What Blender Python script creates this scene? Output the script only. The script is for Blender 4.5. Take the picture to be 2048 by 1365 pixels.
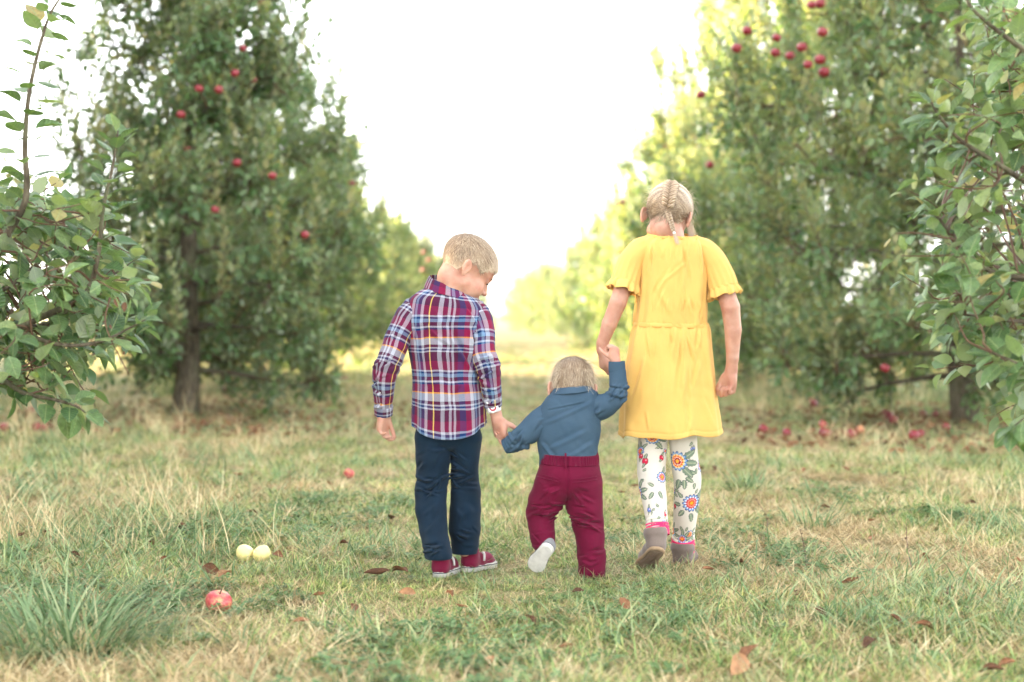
import bpy, bmesh, math, random
import numpy as np
from mathutils import Vector, Matrix

for _o in list(bpy.data.objects):
    bpy.data.objects.remove(_o, do_unlink=True)
scene = bpy.context.scene
COL = scene.collection
R = math.radians
PI = math.pi

# ---------------------------------------------------------------- camera
CAM_H = 0.96
PITCH = math.atan((682.5 - 632.0) / 2844.4)      # looks slightly down
cam_data = bpy.data.cameras.new('camera')
cam_data.lens = 50.0
cam_data.sensor_width = 36.0
cam_data.clip_start = 0.05
cam_data.clip_end = 6000.0
cam_data.dof.use_dof = True
cam_data.dof.focus_distance = 5.2
cam_data.dof.aperture_fstop = 1.7
cam = bpy.data.objects.new('camera', cam_data)
cam.location = (0, 0, CAM_H)
cam.rotation_euler = (PI / 2 - PITCH, 0, 0)
COL.objects.link(cam)
scene.camera = cam

# ---------------------------------------------------------------- daylight
SUN_EL, SUN_AZ = R(11.8), R(-80.0)    # azimuth from +Y, negative = to the left
SUN_DIR = Vector((math.sin(SUN_AZ) * math.cos(SUN_EL), math.cos(SUN_AZ) * math.cos(SUN_EL), math.sin(SUN_EL)))
world = bpy.data.worlds.new('World')
scene.world = world
world.use_nodes = True
wn = world.node_tree.nodes
wl = world.node_tree.links
for n in list(wn):
    wn.remove(n)
sky = wn.new('ShaderNodeTexSky')
sky.sky_type = 'NISHITA'
sky.sun_disc = False
sky.sun_elevation = SUN_EL
sky.sun_rotation = SUN_AZ
sky.air_density = 1.0
sky.dust_density = 1.0
sky.ozone_density = 1.0
hs = wn.new('ShaderNodeHueSaturation')
hs.inputs['Saturation'].default_value = 0.15
wl.new(sky.outputs[0], hs.inputs['Color'])
bg = wn.new('ShaderNodeBackground')
bg.inputs['Strength'].default_value = 0.092
wl.new(hs.outputs[0], bg.inputs['Color'])
wo = wn.new('ShaderNodeOutputWorld')
wl.new(bg.outputs[0], wo.inputs['Surface'])

sun_data = bpy.data.lights.new('sun', 'SUN')
sun_data.energy = 4.4
sun_data.angle = R(0.6)
sun_data.color = (1.0, 0.72, 0.44)
sun = bpy.data.objects.new('sun', sun_data)
sun.rotation_euler = SUN_DIR.to_track_quat('Z', 'Y').to_euler()
COL.objects.link(sun)

vs = scene.view_settings
scene.display_settings.display_device = 'sRGB'
vs.view_transform = 'Standard'
vs.look = 'None'
vs.gamma = 1.0
vs.use_curve_mapping = False
vs.exposure = 4.05

scene.render.engine = 'CYCLES'
scene.cycles.use_denoising = True
scene.cycles.use_adaptive_sampling = True
scene.cycles.adaptive_threshold = 0.02
scene.cycles.max_bounces = 5
scene.cycles.transmission_bounces = 4
scene.cycles.transparent_max_bounces = 5
scene.cycles.diffuse_bounces = 3
scene.cycles.glossy_bounces = 2
scene.cycles.sample_clamp_indirect = 6.0

# ---------------------------------------------------------------- helpers
_fw = np.array([0, math.cos(PITCH), -math.sin(PITCH)])
_up = np.array([0, math.sin(PITCH), math.cos(PITCH)])
_rt = np.array([1.0, 0, 0])

def W(px, py, Y):
    """World point at depth Y measured off the photograph (2048 px wide)."""
    d = _rt * ((px - 1024) / 2844.4) + _up * ((682.5 - py) / 2844.4) + _fw
    return np.array([0, 0, CAM_H]) + d * (Y / d[1])

def ground_z(x, y):
    x = np.asarray(x, float); y = np.asarray(y, float)
    z = 0.012 * np.sin(x * 2.3 + 0.7 * y) * np.cos(y * 1.9 - 0.4 * x) + 0.008 * np.sin(x * 5.1 + 1.3) * np.sin(y * 4.3)
    z = z + 0.035 * np.exp(-((x + 3.0) / 0.9) ** 2) + 0.035 * np.exp(-((x - 3.8) / 0.9) ** 2)
    return z

def unit(v):
    v = np.asarray(v, float)
    n = np.linalg.norm(v, axis=-1, keepdims=True)
    return v / np.maximum(n, 1e-9)

def make_mesh(name, V, F, mat=None, uv=None, attrs=None, cols=None, smooth=True):
    """V (n,3); F: list of int arrays of shape (m,3) or (m,4)."""
    me = bpy.data.meshes.new(name)
    V = np.asarray(V, np.float32)
    if not isinstance(F, (list, tuple)):
        F = [F]
    F = [np.asarray(f, np.int32) for f in F if len(f)]
    nl = sum(f.size for f in F)
    nf = sum(len(f) for f in F)
    me.vertices.add(len(V))
    me.vertices.foreach_set('co', V.ravel())
    if nf:
        me.loops.add(nl)
        me.polygons.add(nf)
        loops = np.concatenate([f.ravel() for f in F])
        me.loops.foreach_set('vertex_index', loops)
        starts, tot = [], 0
        for f in F:
            starts.append(tot + np.arange(len(f)) * f.shape[1])
            tot += f.size
        me.polygons.foreach_set('loop_start', np.concatenate(starts).astype(np.int32))
        me.update(calc_edges=True)
        if smooth:
            me.polygons.foreach_set('use_smooth', np.ones(nf, bool))
        if uv is not None:
            l = me.uv_layers.new(name='UVMap')
            l.data.foreach_set('uv', np.asarray(uv, np.float32)[loops].ravel())
    for k, a in (attrs or {}).items():
        at = me.attributes.new(k, 'FLOAT', 'POINT')
        at.data.foreach_set('value', np.asarray(a, np.float32))
    for k, a in (cols or {}).items():
        a = np.asarray(a, np.float32)
        if a.shape[1] == 3:
            a = np.concatenate([a, np.ones((len(a), 1), np.float32)], 1)
        at = me.attributes.new(k, 'FLOAT_COLOR', 'POINT')
        at.data.foreach_set('color', a.ravel())
    if mat is not None:
        me.materials.append(mat)
    me.validate()
    me.update()
    return me

def add(name, me, parent=None, label=None, cat=None, group=None, kind=None):
    o = bpy.data.objects.new(name, me)
    COL.objects.link(o)
    if parent is not None:
        o.parent = parent
        o.matrix_parent_inverse = Matrix.Translation(parent.location).inverted() if parent.rotation_euler == Vector((0, 0, 0)) or True else Matrix()
    if label: o['label'] = label
    if cat: o['category'] = cat
    if group: o['group'] = group
    if kind: o['kind'] = kind
    return o

def empty(name, loc, label, cat, group=None):
    o = bpy.data.objects.new(name, None)
    o.empty_display_size = 0.1
    o.location = loc
    COL.objects.link(o)
    o['label'] = label; o['category'] = cat
    if group: o['group'] = group
    return o

class Geo:
    """collects vertices and faces"""
    def __init__(self):
        self.V, self.T, self.Q, self.n = [], [], [], 0
        self.A = []
    def add(self, V, T=None, Q=None, a=0.0):
        V = np.asarray(V, float)
        if T is not None and len(T): self.T.append(np.asarray(T) + self.n)
        if Q is not None and len(Q): self.Q.append(np.asarray(Q) + self.n)
        self.V.append(V)
        self.A.append(np.broadcast_to(np.asarray(a, float), (len(V),)))
        self.n += len(V)
    def mesh(self, name, mat, smooth=True, attr='rnd', **k):
        F = []
        if self.T: F.append(np.concatenate(self.T))
        if self.Q: F.append(np.concatenate(self.Q))
        return make_mesh(name, np.concatenate(self.V), F, mat, attrs={attr: np.concatenate(self.A)}, smooth=smooth, **k)

def frames(P):
    """parallel-transport frames along a polyline"""
    P = np.asarray(P, float)
    T = np.gradient(P, axis=0)
    T = unit(T)
    ref = np.array([0, 1.0, 0]) if abs(T[0][1]) < 0.9 else np.array([1.0, 0, 0])
    N = np.zeros_like(P); N[0] = unit(np.cross(np.cross(T[0], ref), T[0]))
    for i in range(1, len(P)):
        v = N[i - 1] - T[i] * np.dot(N[i - 1], T[i])
        N[i] = unit(v)
    B = np.cross(T, N)
    return T, N, B

def tube_np(P, r, ns=6, cap=True):
    P = np.asarray(P, float); m = len(P)
    r = np.broadcast_to(np.asarray(r, float), (m,))
    T, N, B = frames(P)
    a = np.arange(ns) / ns * 2 * PI
    V = P[:, None, :] + r[:, None, None] * (np.cos(a)[None, :, None] * N[:, None, :] + np.sin(a)[None, :, None] * B[:, None, :])
    V = V.reshape(-1, 3)
    i = np.arange(m - 1)[:, None] * ns; j = np.arange(ns)[None, :]; j2 = (j + 1) % ns
    Q = np.stack([i + j, i + j2, i + ns + j2, i + ns + j], -1).reshape(-1, 4)
    Tt = np.zeros((0, 3), int)
    if cap:
        V = np.concatenate([V, P[:1], P[-1:]])
        c0, c1 = m * ns, m * ns + 1
        jj = np.arange(ns)
        Tt = np.concatenate([np.stack([np.full(ns, c0), (jj + 1) % ns, jj], -1),
                             np.stack([np.full(ns, c1), (m - 1) * ns + jj, (m - 1) * ns + (jj + 1) % ns], -1)])
    return V, Tt, Q

def catmull(P, n):
    """smooth resample of control points (any dimension), chord-length parameter"""
    P = np.asarray(P, float)
    if len(P) < 3:
        t = np.linspace(0, 1, n)[:, None]
        return P[0] * (1 - t) + P[-1] * t
    k = np.arange(len(P), dtype=float)
    d = np.zeros_like(P)
    d[1:-1] = (P[2:] - P[:-2]) / 2
    d[0] = P[1] - P[0]; d[-1] = P[-1] - P[-2]
    t = np.linspace(0, len(P) - 1, n)
    i = np.minimum(t.astype(int), len(P) - 2)
    f = (t - i)[:, None]
    h00 = 2 * f ** 3 - 3 * f ** 2 + 1; h10 = f ** 3 - 2 * f ** 2 + f
    h01 = -2 * f ** 3 + 3 * f ** 2; h11 = f ** 3 - f ** 2
    return h00 * P[i] + h10 * d[i] + h01 * P[i + 1] + h11 * d[i + 1]

# ---------------------------------------------------------------- material helpers
def mat_new(name):
    m = bpy.data.materials.new(name)
    m.use_nodes = True
    nt = m.node_tree
    for n in list(nt.nodes):
        nt.nodes.remove(n)
    out = nt.nodes.new('ShaderNodeOutputMaterial')
    return m, nt, out

def N_(nt, t, **kw):
    n = nt.nodes.new('ShaderNode' + t)
    for k, v in kw.items():
        setattr(n, k, v)
    return n

def ramp(nt, stops, fac=None, interp='LINEAR'):
    n = nt.nodes.new('ShaderNodeValToRGB')
    cr = n.color_ramp
    cr.interpolation = interp
    while len(cr.elements) > 1:
        cr.elements.remove(cr.elements[-1])
    cr.elements[0].position = stops[0][0]; cr.elements[0].color = (*stops[0][1], 1)
    for p, c in stops[1:]:
        e = cr.elements.new(p); e.color = (*c, 1)
    if fac is not None:
        nt.links.new(fac, n.inputs[0])
    return n

def noise(nt, vec, scale, detail=3.0, rough=0.55):
    n = nt.nodes.new('ShaderNodeTexNoise')
    n.inputs['Scale'].default_value = scale
    n.inputs['Detail'].default_value = detail
    n.inputs['Roughness'].default_value = rough
    if vec is not None:
        nt.links.new(vec, n.inputs['Vector'])
    return n

def mixc(nt, fac, a, b, mode='MIX'):
    n = nt.nodes.new('ShaderNodeMix')
    n.data_type = 'RGBA'; n.blend_type = mode
    for s, v in ((n.inputs[0], fac), (n.inputs[6], a), (n.inputs[7], b)):
        if hasattr(v, 'is_linked') or hasattr(v, 'links'):
            nt.links.new(v, s)
        elif isinstance(v, (int, float)):
            s.default_value = v
        else:
            s.default_value = (*v, 1)
    return n.outputs[2]

def bsdf(nt, out, color=None, rough=0.6, spec=0.4, **kw):
    b = nt.nodes.new('ShaderNodeBsdfPrincipled')
    b.inputs['Roughness'].default_value = rough
    b.inputs['Specular IOR Level'].default_value = spec
    if color is not None:
        if isinstance(color, (tuple, list)):
            b.inputs['Base Color'].default_value = (*color, 1)
        else:
            nt.links.new(color, b.inputs['Base Color'])
    for k, v in kw.items():
        b.inputs[k].default_value = v
    nt.links.new(b.outputs[0], out.inputs['Surface'])
    return b

def bump(nt, b, height, strength=0.3, dist=0.002):
    n = nt.nodes.new('ShaderNodeBump')
    n.inputs['Strength'].default_value = strength
    n.inputs['Distance'].default_value = dist
    nt.links.new(height, n.inputs['Height'])
    nt.links.new(n.outputs[0], b.inputs['Normal'])
    return n

def leaf_material(name, top, under, transl=0.35, rough=0.42, hue=None):
    """two-sided leaf: glossy upper face, pale matt underside, light shining through"""
    m, nt, out = mat_new(name)
    at = N_(nt, 'Attribute', attribute_name='rnd')
    tp = ramp(nt, top, at.outputs['Fac'])
    un = ramp(nt, under, at.outputs['Fac'])
    ge = N_(nt, 'NewGeometry')
    c = mixc(nt, ge.outputs['Backfacing'], tp.outputs[0], un.outputs[0])
    b = nt.nodes.new('ShaderNodeBsdfPrincipled')
    b.inputs['Roughness'].default_value = rough
    b.inputs['Specular IOR Level'].default_value = 0.45
    nt.links.new(c, b.inputs['Base Color'])
    tr = N_(nt, 'BsdfTranslucent')
    tc = mixc(nt, 1.0, tp.outputs[0], (1.55, 1.42, 0.60), 'MULTIPLY')
    nt.links.new(tc, tr.inputs['Color'])
    mx = N_(nt, 'MixShader')
    mx.inputs[0].default_value = transl
    nt.links.new(b.outputs[0], mx.inputs[1]); nt.links.new(tr.outputs[0], mx.inputs[2])
    nt.links.new(mx.outputs[0], out.inputs['Surface'])
    return m
# ================================================================ ground
def build_ground():
    xs = np.unique(np.concatenate([np.linspace(-8, 8, 161), np.sign(np.linspace(-1, 1, 61)) * (8 + 1800 * np.abs(np.linspace(-1, 1, 61)) ** 3)]))
    ys = np.unique(np.concatenate([np.linspace(0, 30, 241), 30 + 3000 * np.linspace(0, 1, 50) ** 3, -40 * np.linspace(0, 1, 12) ** 1.5]))
    X, Y = np.meshgrid(xs, ys)
    Z = ground_z(X, Y) * np.clip((60 - np.hypot(X, Y)) / 20, 0, 1)
    V = np.stack([X, Y, Z], -1).reshape(-1, 3)
    nx, ny = len(xs), len(ys)
    i = np.arange(ny - 1)[:, None] * nx; j = np.arange(nx - 1)[None, :]
    Q = np.stack([i + j, i + j + 1, i + nx + j + 1, i + nx + j], -1).reshape(-1, 4)
    m, nt, out = mat_new('ground_thatch')
    ge = N_(nt, 'NewGeometry')
    n1 = noise(nt, ge.outputs['Position'], 1.3, 4)
    n2 = noise(nt, ge.outputs['Position'], 38, 4, 0.7)
    n3 = noise(nt, ge.outputs['Position'], 0.35, 2)
    straw = ramp(nt, [(0.3, (0.07, 0.055, 0.027)), (0.5, (0.22, 0.18, 0.09)), (0.7, (0.38, 0.31, 0.17))], n2.outputs[0])
    green = ramp(nt, [(0.3, (0.04, 0.06, 0.022)), (0.55, (0.12, 0.16, 0.06)), (0.75, (0.24, 0.28, 0.12))], n2.outputs[0])
    f = ramp(nt, [(0.42, (0, 0, 0)), (0.6, (1, 1, 1))], n1.outputs[0])
    c = mixc(nt, f.outputs[0], straw.outputs[0], green.outputs[0])
    soil = ramp(nt, [(0.52, (0, 0, 0)), (0.7, (0.7, 0.7, 0.7))], n3.outputs[0])
    c2 = mixc(nt, soil.outputs[0], c, (0.30, 0.22, 0.11))
    b = bsdf(nt, out, c2, 0.9, 0.15)
    bump(nt, b, n2.outputs[0], 0.6, 0.02)
    g = add('ground', make_mesh('ground', V, Q, m), kind='structure')
    return g
ground = build_ground()

# ================================================================ grass
def blade(L, w, lean, az, curl, segs=3, base=(0, 0), twist=0.0, z0=-0.004):
    """one tapering blade bending over; returns verts and tris"""
    t = np.linspace(0, 1, segs + 1)
    ang = lean + curl * t                      # angle from vertical
    ds = L / segs
    h = np.concatenate([[0], np.cumsum(np.sin(ang[:-1] + curl / segs / 2) * ds)])
    z = np.concatenate([[0], np.cumsum(np.cos(ang[:-1] + curl / segs / 2) * ds)]) + z0
    z = np.maximum(z, 0.002 + 0.004 * t + z0 * (t < .01))
    dx, dy = math.cos(az), math.sin(az)
    wd = w * np.array([0.75, 1.0, 0.8, 0.45, 0.2])[:segs] if segs <= 5 else w * (1 - t[:-1] ** 2)
    sa = az + PI / 2 + twist * t[:-1]
    C = np.stack([base[0] + h * dx, base[1] + h * dy, z], -1)
    Lf = C[:-1] + np.stack([np.cos(sa) * wd / 2, np.sin(sa) * wd / 2, 0 * wd], -1)
    Rt = C[:-1] - np.stack([np.cos(sa) * wd / 2, np.sin(sa) * wd / 2, 0 * wd], -1)
    V = np.concatenate([Lf, Rt, C[-1:]])
    s = segs; T = []
    for i in range(s - 1):
        T += [(i, s + i, s + i + 1), (i, s + i + 1, i + 1)]
    T.append((s - 1, 2 * s - 1, 2 * s))
    return V, T

def grass_mat(name, stops, transl=0.3, patch=None, rough=0.55):
    m, nt, out = mat_new(name)
    at = N_(nt, 'Attribute', attribute_name='rnd')
    oi = N_(nt, 'ObjectInfo')
    ge = N_(nt, 'NewGeometry')
    nz = noise(nt, ge.outputs['Position'], 0.9, 3)
    ma = N_(nt, 'Math', operation='MULTIPLY_ADD'); ma.inputs[1].default_value = 0.55; 
    nt.links.new(nz.outputs[0], ma.inputs[0]); ma.inputs[2].default_value = -0.275
    ad = N_(nt, 'Math', operation='ADD', use_clamp=True)
    nt.links.new(at.outputs['Fac'], ad.inputs[0]); nt.links.new(ma.outputs[0], ad.inputs[1])
    rp = ramp(nt, stops, ad.outputs[0])
    b = nt.nodes.new('ShaderNodeBsdfPrincipled')
    b.inputs['Roughness'].default_value = rough
    b.inputs['Specular IOR Level'].default_value = 0.35
    nt.links.new(rp.outputs[0], b.inputs['Base Color'])
    tr = N_(nt, 'BsdfTranslucent')
    nt.links.new(rp.outputs[0], tr.inputs['Color'])
    mx = N_(nt, 'MixShader'); mx.inputs[0].default_value = transl
    nt.links.new(b.outputs[0], mx.inputs[1]); nt.links.new(tr.outputs[0], mx.inputs[2])
    nt.links.new(mx.outputs[0], out.inputs['Surface'])
    return m

GREEN = [(0.0, (0.103, 0.185, 0.052)), (0.35, (0.191, 0.303, 0.090)), (0.6, (0.294, 0.420, 0.141)), (0.8, (0.459, 0.532, 0.188)), (1.0, (0.662, 0.593, 0.235))]
BLUEG = [(0.0, (0.096, 0.173, 0.070)), (0.4, (0.180, 0.276, 0.122)), (0.8, (0.300, 0.403, 0.197)), (1.0, (0.456, 0.484, 0.234))]
STRAW = [(0.0, (0.258, 0.171, 0.077)), (0.3, (0.435, 0.320, 0.155)), (0.6, (0.635, 0.491, 0.269)), (0.85, (0.776, 0.628, 0.372)), (1.0, (0.800, 0.719, 0.445))]
M_green = grass_mat('grass_green', GREEN)
M_long = grass_mat('grass_long_green', BLUEG)
M_straw = grass_mat('grass_straw', STRAW, 0.2)
M_clover = grass_mat('clover_green', [(0, (0.045, 0.10, 0.03)), (0.5, (0.10, 0.19, 0.06)), (1, (0.22, 0.32, 0.13))], 0.3)

def clump_mesh(name, rng, n, L, w, spread, lean, curl, mat, segs=3, flat=0.0, rn=(0, 1)):
    g = Geo()
    for k in range(n):
        l = rng.uniform(*L); r = spread * math.sqrt(rng.random()); a = rng.random() * 2 * PI
        az = rng.random() * 2 * PI
        le = rng.uniform(*lean)
        V, T = blade(l, rng.uniform(*w), le, az, rng.uniform(*curl), segs, (r * math.cos(a), r * math.sin(a)), rng.uniform(-.8, .8))
        g.add(V, T, None, rng.uniform(*rn))
    return g.mesh(name, mat)

def clover_mesh(name, rng, n, size, spread, h):
    g = Geo()
    for k in range(n):
        r = spread * math.sqrt(rng.random()); a = rng.random() * 2 * PI
        c = np.array([r * math.cos(a), r * math.sin(a), rng.uniform(*h)])
        s = rng.uniform(*size); a0 = rng.random() * 2 * PI; rv = rng.random()
        til = rng.uniform(-.4, .4, 2)
        for q in range(3):
            aa = a0 + q * 2 * PI / 3
            d = np.array([math.cos(aa), math.sin(aa), 0.1 + til[0] * math.cos(aa) + til[1] * math.sin(aa)])
            p = np.array([-math.sin(aa), math.cos(aa), 0])
            V = [c, c + d * s * .55 + p * s * .42, c + d * s + p * s * .3, c + d * s * .93, c + d * s - p * s * .3, c + d * s * .55 - p * s * .42]
            g.add(V, [(0, 1, 5)], [(1, 2, 3, 5)], rv)
            g.add([c, c, c], [], [], rv)
            g.T.append(np.array([[3, 4, 5]]) + g.n - 9)
    return g.mesh(name, M_clover)

_scatter_tree = {}
def scatter_object(name, protos, P, rot, scl, idx, kind='stuff', label=None, cat=None):
    """vertices of one mesh carry the clumps; geometry nodes put a clump on every vertex"""
    coll = bpy.data.collections.new(name + '_kinds')
    for i, me in enumerate(protos):
        o = bpy.data.objects.new('%s_%02d' % (name, i), me)
        coll.objects.link(o)
    me = make_mesh(name, P, [])
    a = me.attributes.new('rot', 'FLOAT_VECTOR', 'POINT'); a.data.foreach_set('vector', np.asarray(rot, np.float32).ravel())
    a = me.attributes.new('scl', 'FLOAT', 'POINT'); a.data.foreach_set('value', np.asarray(scl, np.float32))
    a = me.attributes.new('idx', 'INT', 'POINT'); a.data.foreach_set('value', np.asarray(idx, np.int32))
    ng = bpy.data.node_groups.new(name + '_scatter', 'GeometryNodeTree')
    ng.interface.new_socket('Geometry', in_out='INPUT', socket_type='NodeSocketGeometry')
    ng.interface.new_socket('Geometry', in_out='OUTPUT', socket_type='NodeSocketGeometry')
    nn = ng.nodes; L = ng.links
    gi = nn.new('NodeGroupInput'); go = nn.new('NodeGroupOutput')
    m2p = nn.new('GeometryNodeMeshToPoints')
    ci = nn.new('GeometryNodeCollectionInfo')
    ci.inputs['Collection'].default_value = coll
    ci.inputs['Separate Children'].default_value = True
    ci.inputs['Reset Children'].default_value = True
    iop = nn.new('GeometryNodeInstanceOnPoints')
    iop.inputs['Pick Instance'].default_value = True
    def named(nm, t):
        n = nn.new('GeometryNodeInputNamedAttribute'); n.data_type = t
        n.inputs['Name'].default_value = nm
        return n.outputs['Attribute']
    e2r = nn.new('FunctionNodeEulerToRotation')
    L.new(named('rot', 'FLOAT_VECTOR'), e2r.inputs[0])
    L.new(gi.outputs[0], m2p.inputs['Mesh'])
    L.new(m2p.outputs[0], iop.inputs['Points'])
    L.new(ci.outputs[0], iop.inputs['Instance'])
    L.new(named('idx', 'INT'), iop.inputs['Instance Index'])
    L.new(e2r.outputs[0], iop.inputs['Rotation'])
    L.new(named('scl', 'FLOAT'), iop.inputs['Scale'])
    L.new(iop.outputs[0], go.inputs[0])
    o = add(name, me, label=label, cat=cat, kind=kind)
    md = o.modifiers.new('scatter', 'NODES'); md.node_group = ng
    return o

def vnoise(x, y, s, seed):
    """cheap smooth value noise 0..1"""
    rng = np.random.default_rng(seed)
    tab = rng.random((64, 64))
    u = np.asarray(x) * s; v = np.asarray(y) * s
    i = np.floor(u).astype(int); j = np.floor(v).astype(int)
    fu = u - i; fv = v - j
    fu = fu * fu * (3 - 2 * fu); fv = fv * fv * (3 - 2 * fv)
    i0, i1, j0, j1 = i % 64, (i + 1) % 64, j % 64, (j + 1) % 64
    return (tab[i0, j0] * (1 - fu) + tab[i1, j0] * fu) * (1 - fv) + (tab[i0, j1] * (1 - fu) + tab[i1, j1] * fu) * fv

def view_points(rng, y0, y1, dens, margin=0.5, half=0.375, xmin=-99, xmax=99):
    hw = half * y1 + margin
    n = int((y1 - y0) * 2 * hw * dens)
    y = rng.uniform(y0, y1, n); x = rng.uniform(-hw, hw, n)
    k = (np.abs(x) < half * y + margin) & (x > xmin) & (x < xmax)
    return x[k], y[k]

def side_strip(x, y):
    """0 on the mown way, 1 in the uncut strips along the tree rows"""
    a = np.clip((-x - 1.15 - 0.25 * np.sin(y * 0.9)) / 0.7, 0, 1)
    b = np.clip((x - 1.75 - 0.25 * np.sin(y * 0.7 + 2)) / 0.7, 0, 1)
    bare = np.exp(-(((x - 3.3) / 1.3) ** 2 + ((y - 11.3) / 1.4) ** 2)) + .8 * np.exp(-(((x + 2.1) / .9) ** 2 + ((y - 13.0) / 1.8) ** 2))
    return np.maximum(a, b) * np.clip(1 - 1.3 * bare, 0, 1)

def build_grass():
    rng = np.random.default_rng(5)
    short = [clump_mesh('short_tuft', rng, 28, (.025, .075), (.0022, .0044), .055, (.5, 1.35), (.1, 1.1), M_green, 3) for _ in range(5)]
    thatch = [clump_mesh('thatch_tuft', rng, 26, (.05, .13), (.0016, .0032), .06, (1.0, 1.5), (-.3, .7), M_straw, 3) for _ in range(5)]
    strawup = [clump_mesh('dry_tuft', rng, 18, (.04, .11), (.0015, .003), .055, (.6, 1.35), (.1, 1.0), M_straw, 3) for _ in range(4)]
    longg = [clump_mesh('long_tuft', rng, 16, (.08, .20), (.003, .0065), .055, (.4, 1.1), (.4, 1.5), M_long, 4) for _ in range(5)]
    tall = [clump_mesh('tall_dry_tuft', rng, 14, (.12, .30), (.0018, .0035), .07, (.15, .8), (.1, 1.0), M_straw, 4, rn=(.2, 1)) for _ in range(4)]
    clov = [clover_mesh('clover_patch', rng, 16, (.010, .018), .06, (.015, .045)) for _ in range(4)]

    def emit(name, protos, xy, scale, tilt=0.12, label=None):
        x, y = xy
        n = len(x)
        P = np.stack([x, y, ground_z(x, y)], -1)
        rot = np.stack([rng.normal(0, tilt, n), rng.normal(0, tilt, n), rng.uniform(0, 2 * PI, n)], -1)
        s = rng.uniform(.75, 1.25, n) * scale
        # trodden down round the children's feet
        s = s * (1 - .45 * np.clip(np.exp(-(((x + .02) / .75) ** 2 + ((y - 5.0) / .45) ** 2)) * 1.4, 0, 1))
        return scatter_object(name, protos, P, rot, s, rng.integers(0, len(protos), n))

    def keep(xy, f):
        x, y = xy
        k = rng.random(len(x)) < f(x, y)
        return x[k], y[k]
    greenness = lambda x, y: np.clip((vnoise(x + 40, y + 40, .9, 1) * .6 + vnoise(x + 40, y + 40, 2.7, 2) * .4 - .24) * 2.6, .12, 1)
    bands = ((3.0, 5.2, 900, 1.0), (5.2, 7.5, 600, 1.0), (7.5, 11, 240, 1.15), (11, 18, 75, 1.5), (18, 45, 14, 2.4))
    for nm, protos, f, k, sc in (
        ('straw_thatch', thatch, lambda x, y: 0.55 + .45 * (1 - greenness(x, y)), 0.55, 1.0),
        ('short_grass', short, lambda x, y: greenness(x, y), 0.62, 1.0),
        ('dry_grass', strawup, lambda x, y: .35 + .5 * (1 - greenness(x, y)), 0.28, 1.0),
        ('clover', clov, lambda x, y: (y < 8) * np.clip(vnoise(x + 9, y + 9, 1.6, 7) * 3 - 1.6, 0, 1), 0.2, 1.0),
        ('long_grass', longg, lambda x, y: np.clip(.09 + .75 * side_strip(x, y) * (.35 + .65 * greenness(x, y)) + .55 * (vnoise(x + 20, y + 20, 1.1, 4) > .70), 0, 1), 0.15, 1.0),
        ('tall_dry_grass', tall, lambda x, y: np.clip(.75 * (y > 5.6) * side_strip(x, y) * (vnoise(x + 5, y + 5, .8, 9) * 1.4 - .2), 0, 1), 0.085, 1.1)):
        xs, ys, ss = [], [], []
        for (a, b, d, s2) in bands:
            x, y = keep(view_points(rng, a, b, d * k), f)
            xs.append(x); ys.append(y); ss.append(np.full(len(x), s2 * sc))
        emit(nm, protos, (np.concatenate(xs), np.concatenate(ys)), np.concatenate(ss))
build_grass()
# ================================================================ trees
def bark_material():
    m, nt, out = mat_new('bark')
    tc = N_(nt, 'TexCoord')
    mp = N_(nt, 'Mapping'); mp.inputs['Scale'].default_value = (1, 1, .25)
    nt.links.new(tc.outputs['Object'], mp.inputs[0])
    n1 = noise(nt, mp.outputs[0], 45, 5, .65)
    n2 = noise(nt, tc.outputs['Object'], 6, 3)
    c = ramp(nt, [(.3, (.035, .026, .018)), (.5, (.10, .08, .055)), (.72, (.21, .18, .13))], n1.outputs[0])
    g = ramp(nt, [(.5, (0, 0, 0)), (.7, (.6, .6, .6))], n2.outputs[0])
    c2 = mixc(nt, g.outputs[0], c.outputs[0], (.13, .14, .075))
    b = bsdf(nt, out, c2, .85, .2)
    bump(nt, b, n1.outputs[0], .8, .012)
    return m
M_bark = bark_material()
M_twig = mat_new('twig')
bsdf(M_twig[1], M_twig[2], (.12, .065, .04), .6, .3)
M_twig = M_twig[0]
LEAF_TOP = [(0, (.036, .088, .028)), (.35, (.078, .152, .054)), (.65, (.130, .212, .090)), (.9, (.22, .29, .15)), (.97, (.27, .29, .13)), (1.0, (.40, .30, .10))]
LEAF_UND = [(0, (.20, .25, .17)), (.5, (.28, .33, .23)), (.9, (.36, .39, .29)), (1.0, (.45, .36, .18))]
M_leaf = leaf_material('apple_leaf', LEAF_TOP, LEAF_UND, .40)
M_leaf_far = leaf_material('apple_leaf_far', LEAF_TOP, LEAF_UND, .40, .5)

# leaf template: folded along the midrib, drooping to the tip
_t = np.array([0, .33, .33, .33, .70, .70, .70, 1.0])
_s = np.array([0, -.25, 0, .25, -.22, 0, .22, 0.0])
_z = np.array([0, .035, -.03, .035, -.02, -.085, -.02, -.17])
LT_T = np.array([(0, 2, 1), (0, 3, 2), (4, 5, 7), (5, 6, 7)])
LT_Q = np.array([(1, 2, 5, 4), (2, 3, 6, 5)])
_t2 = np.array([0, .45, .45, 1.0]); _s2 = np.array([0, -.27, .27, 0]); _z2 = np.array([0, .03, .03, -.12])

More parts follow.
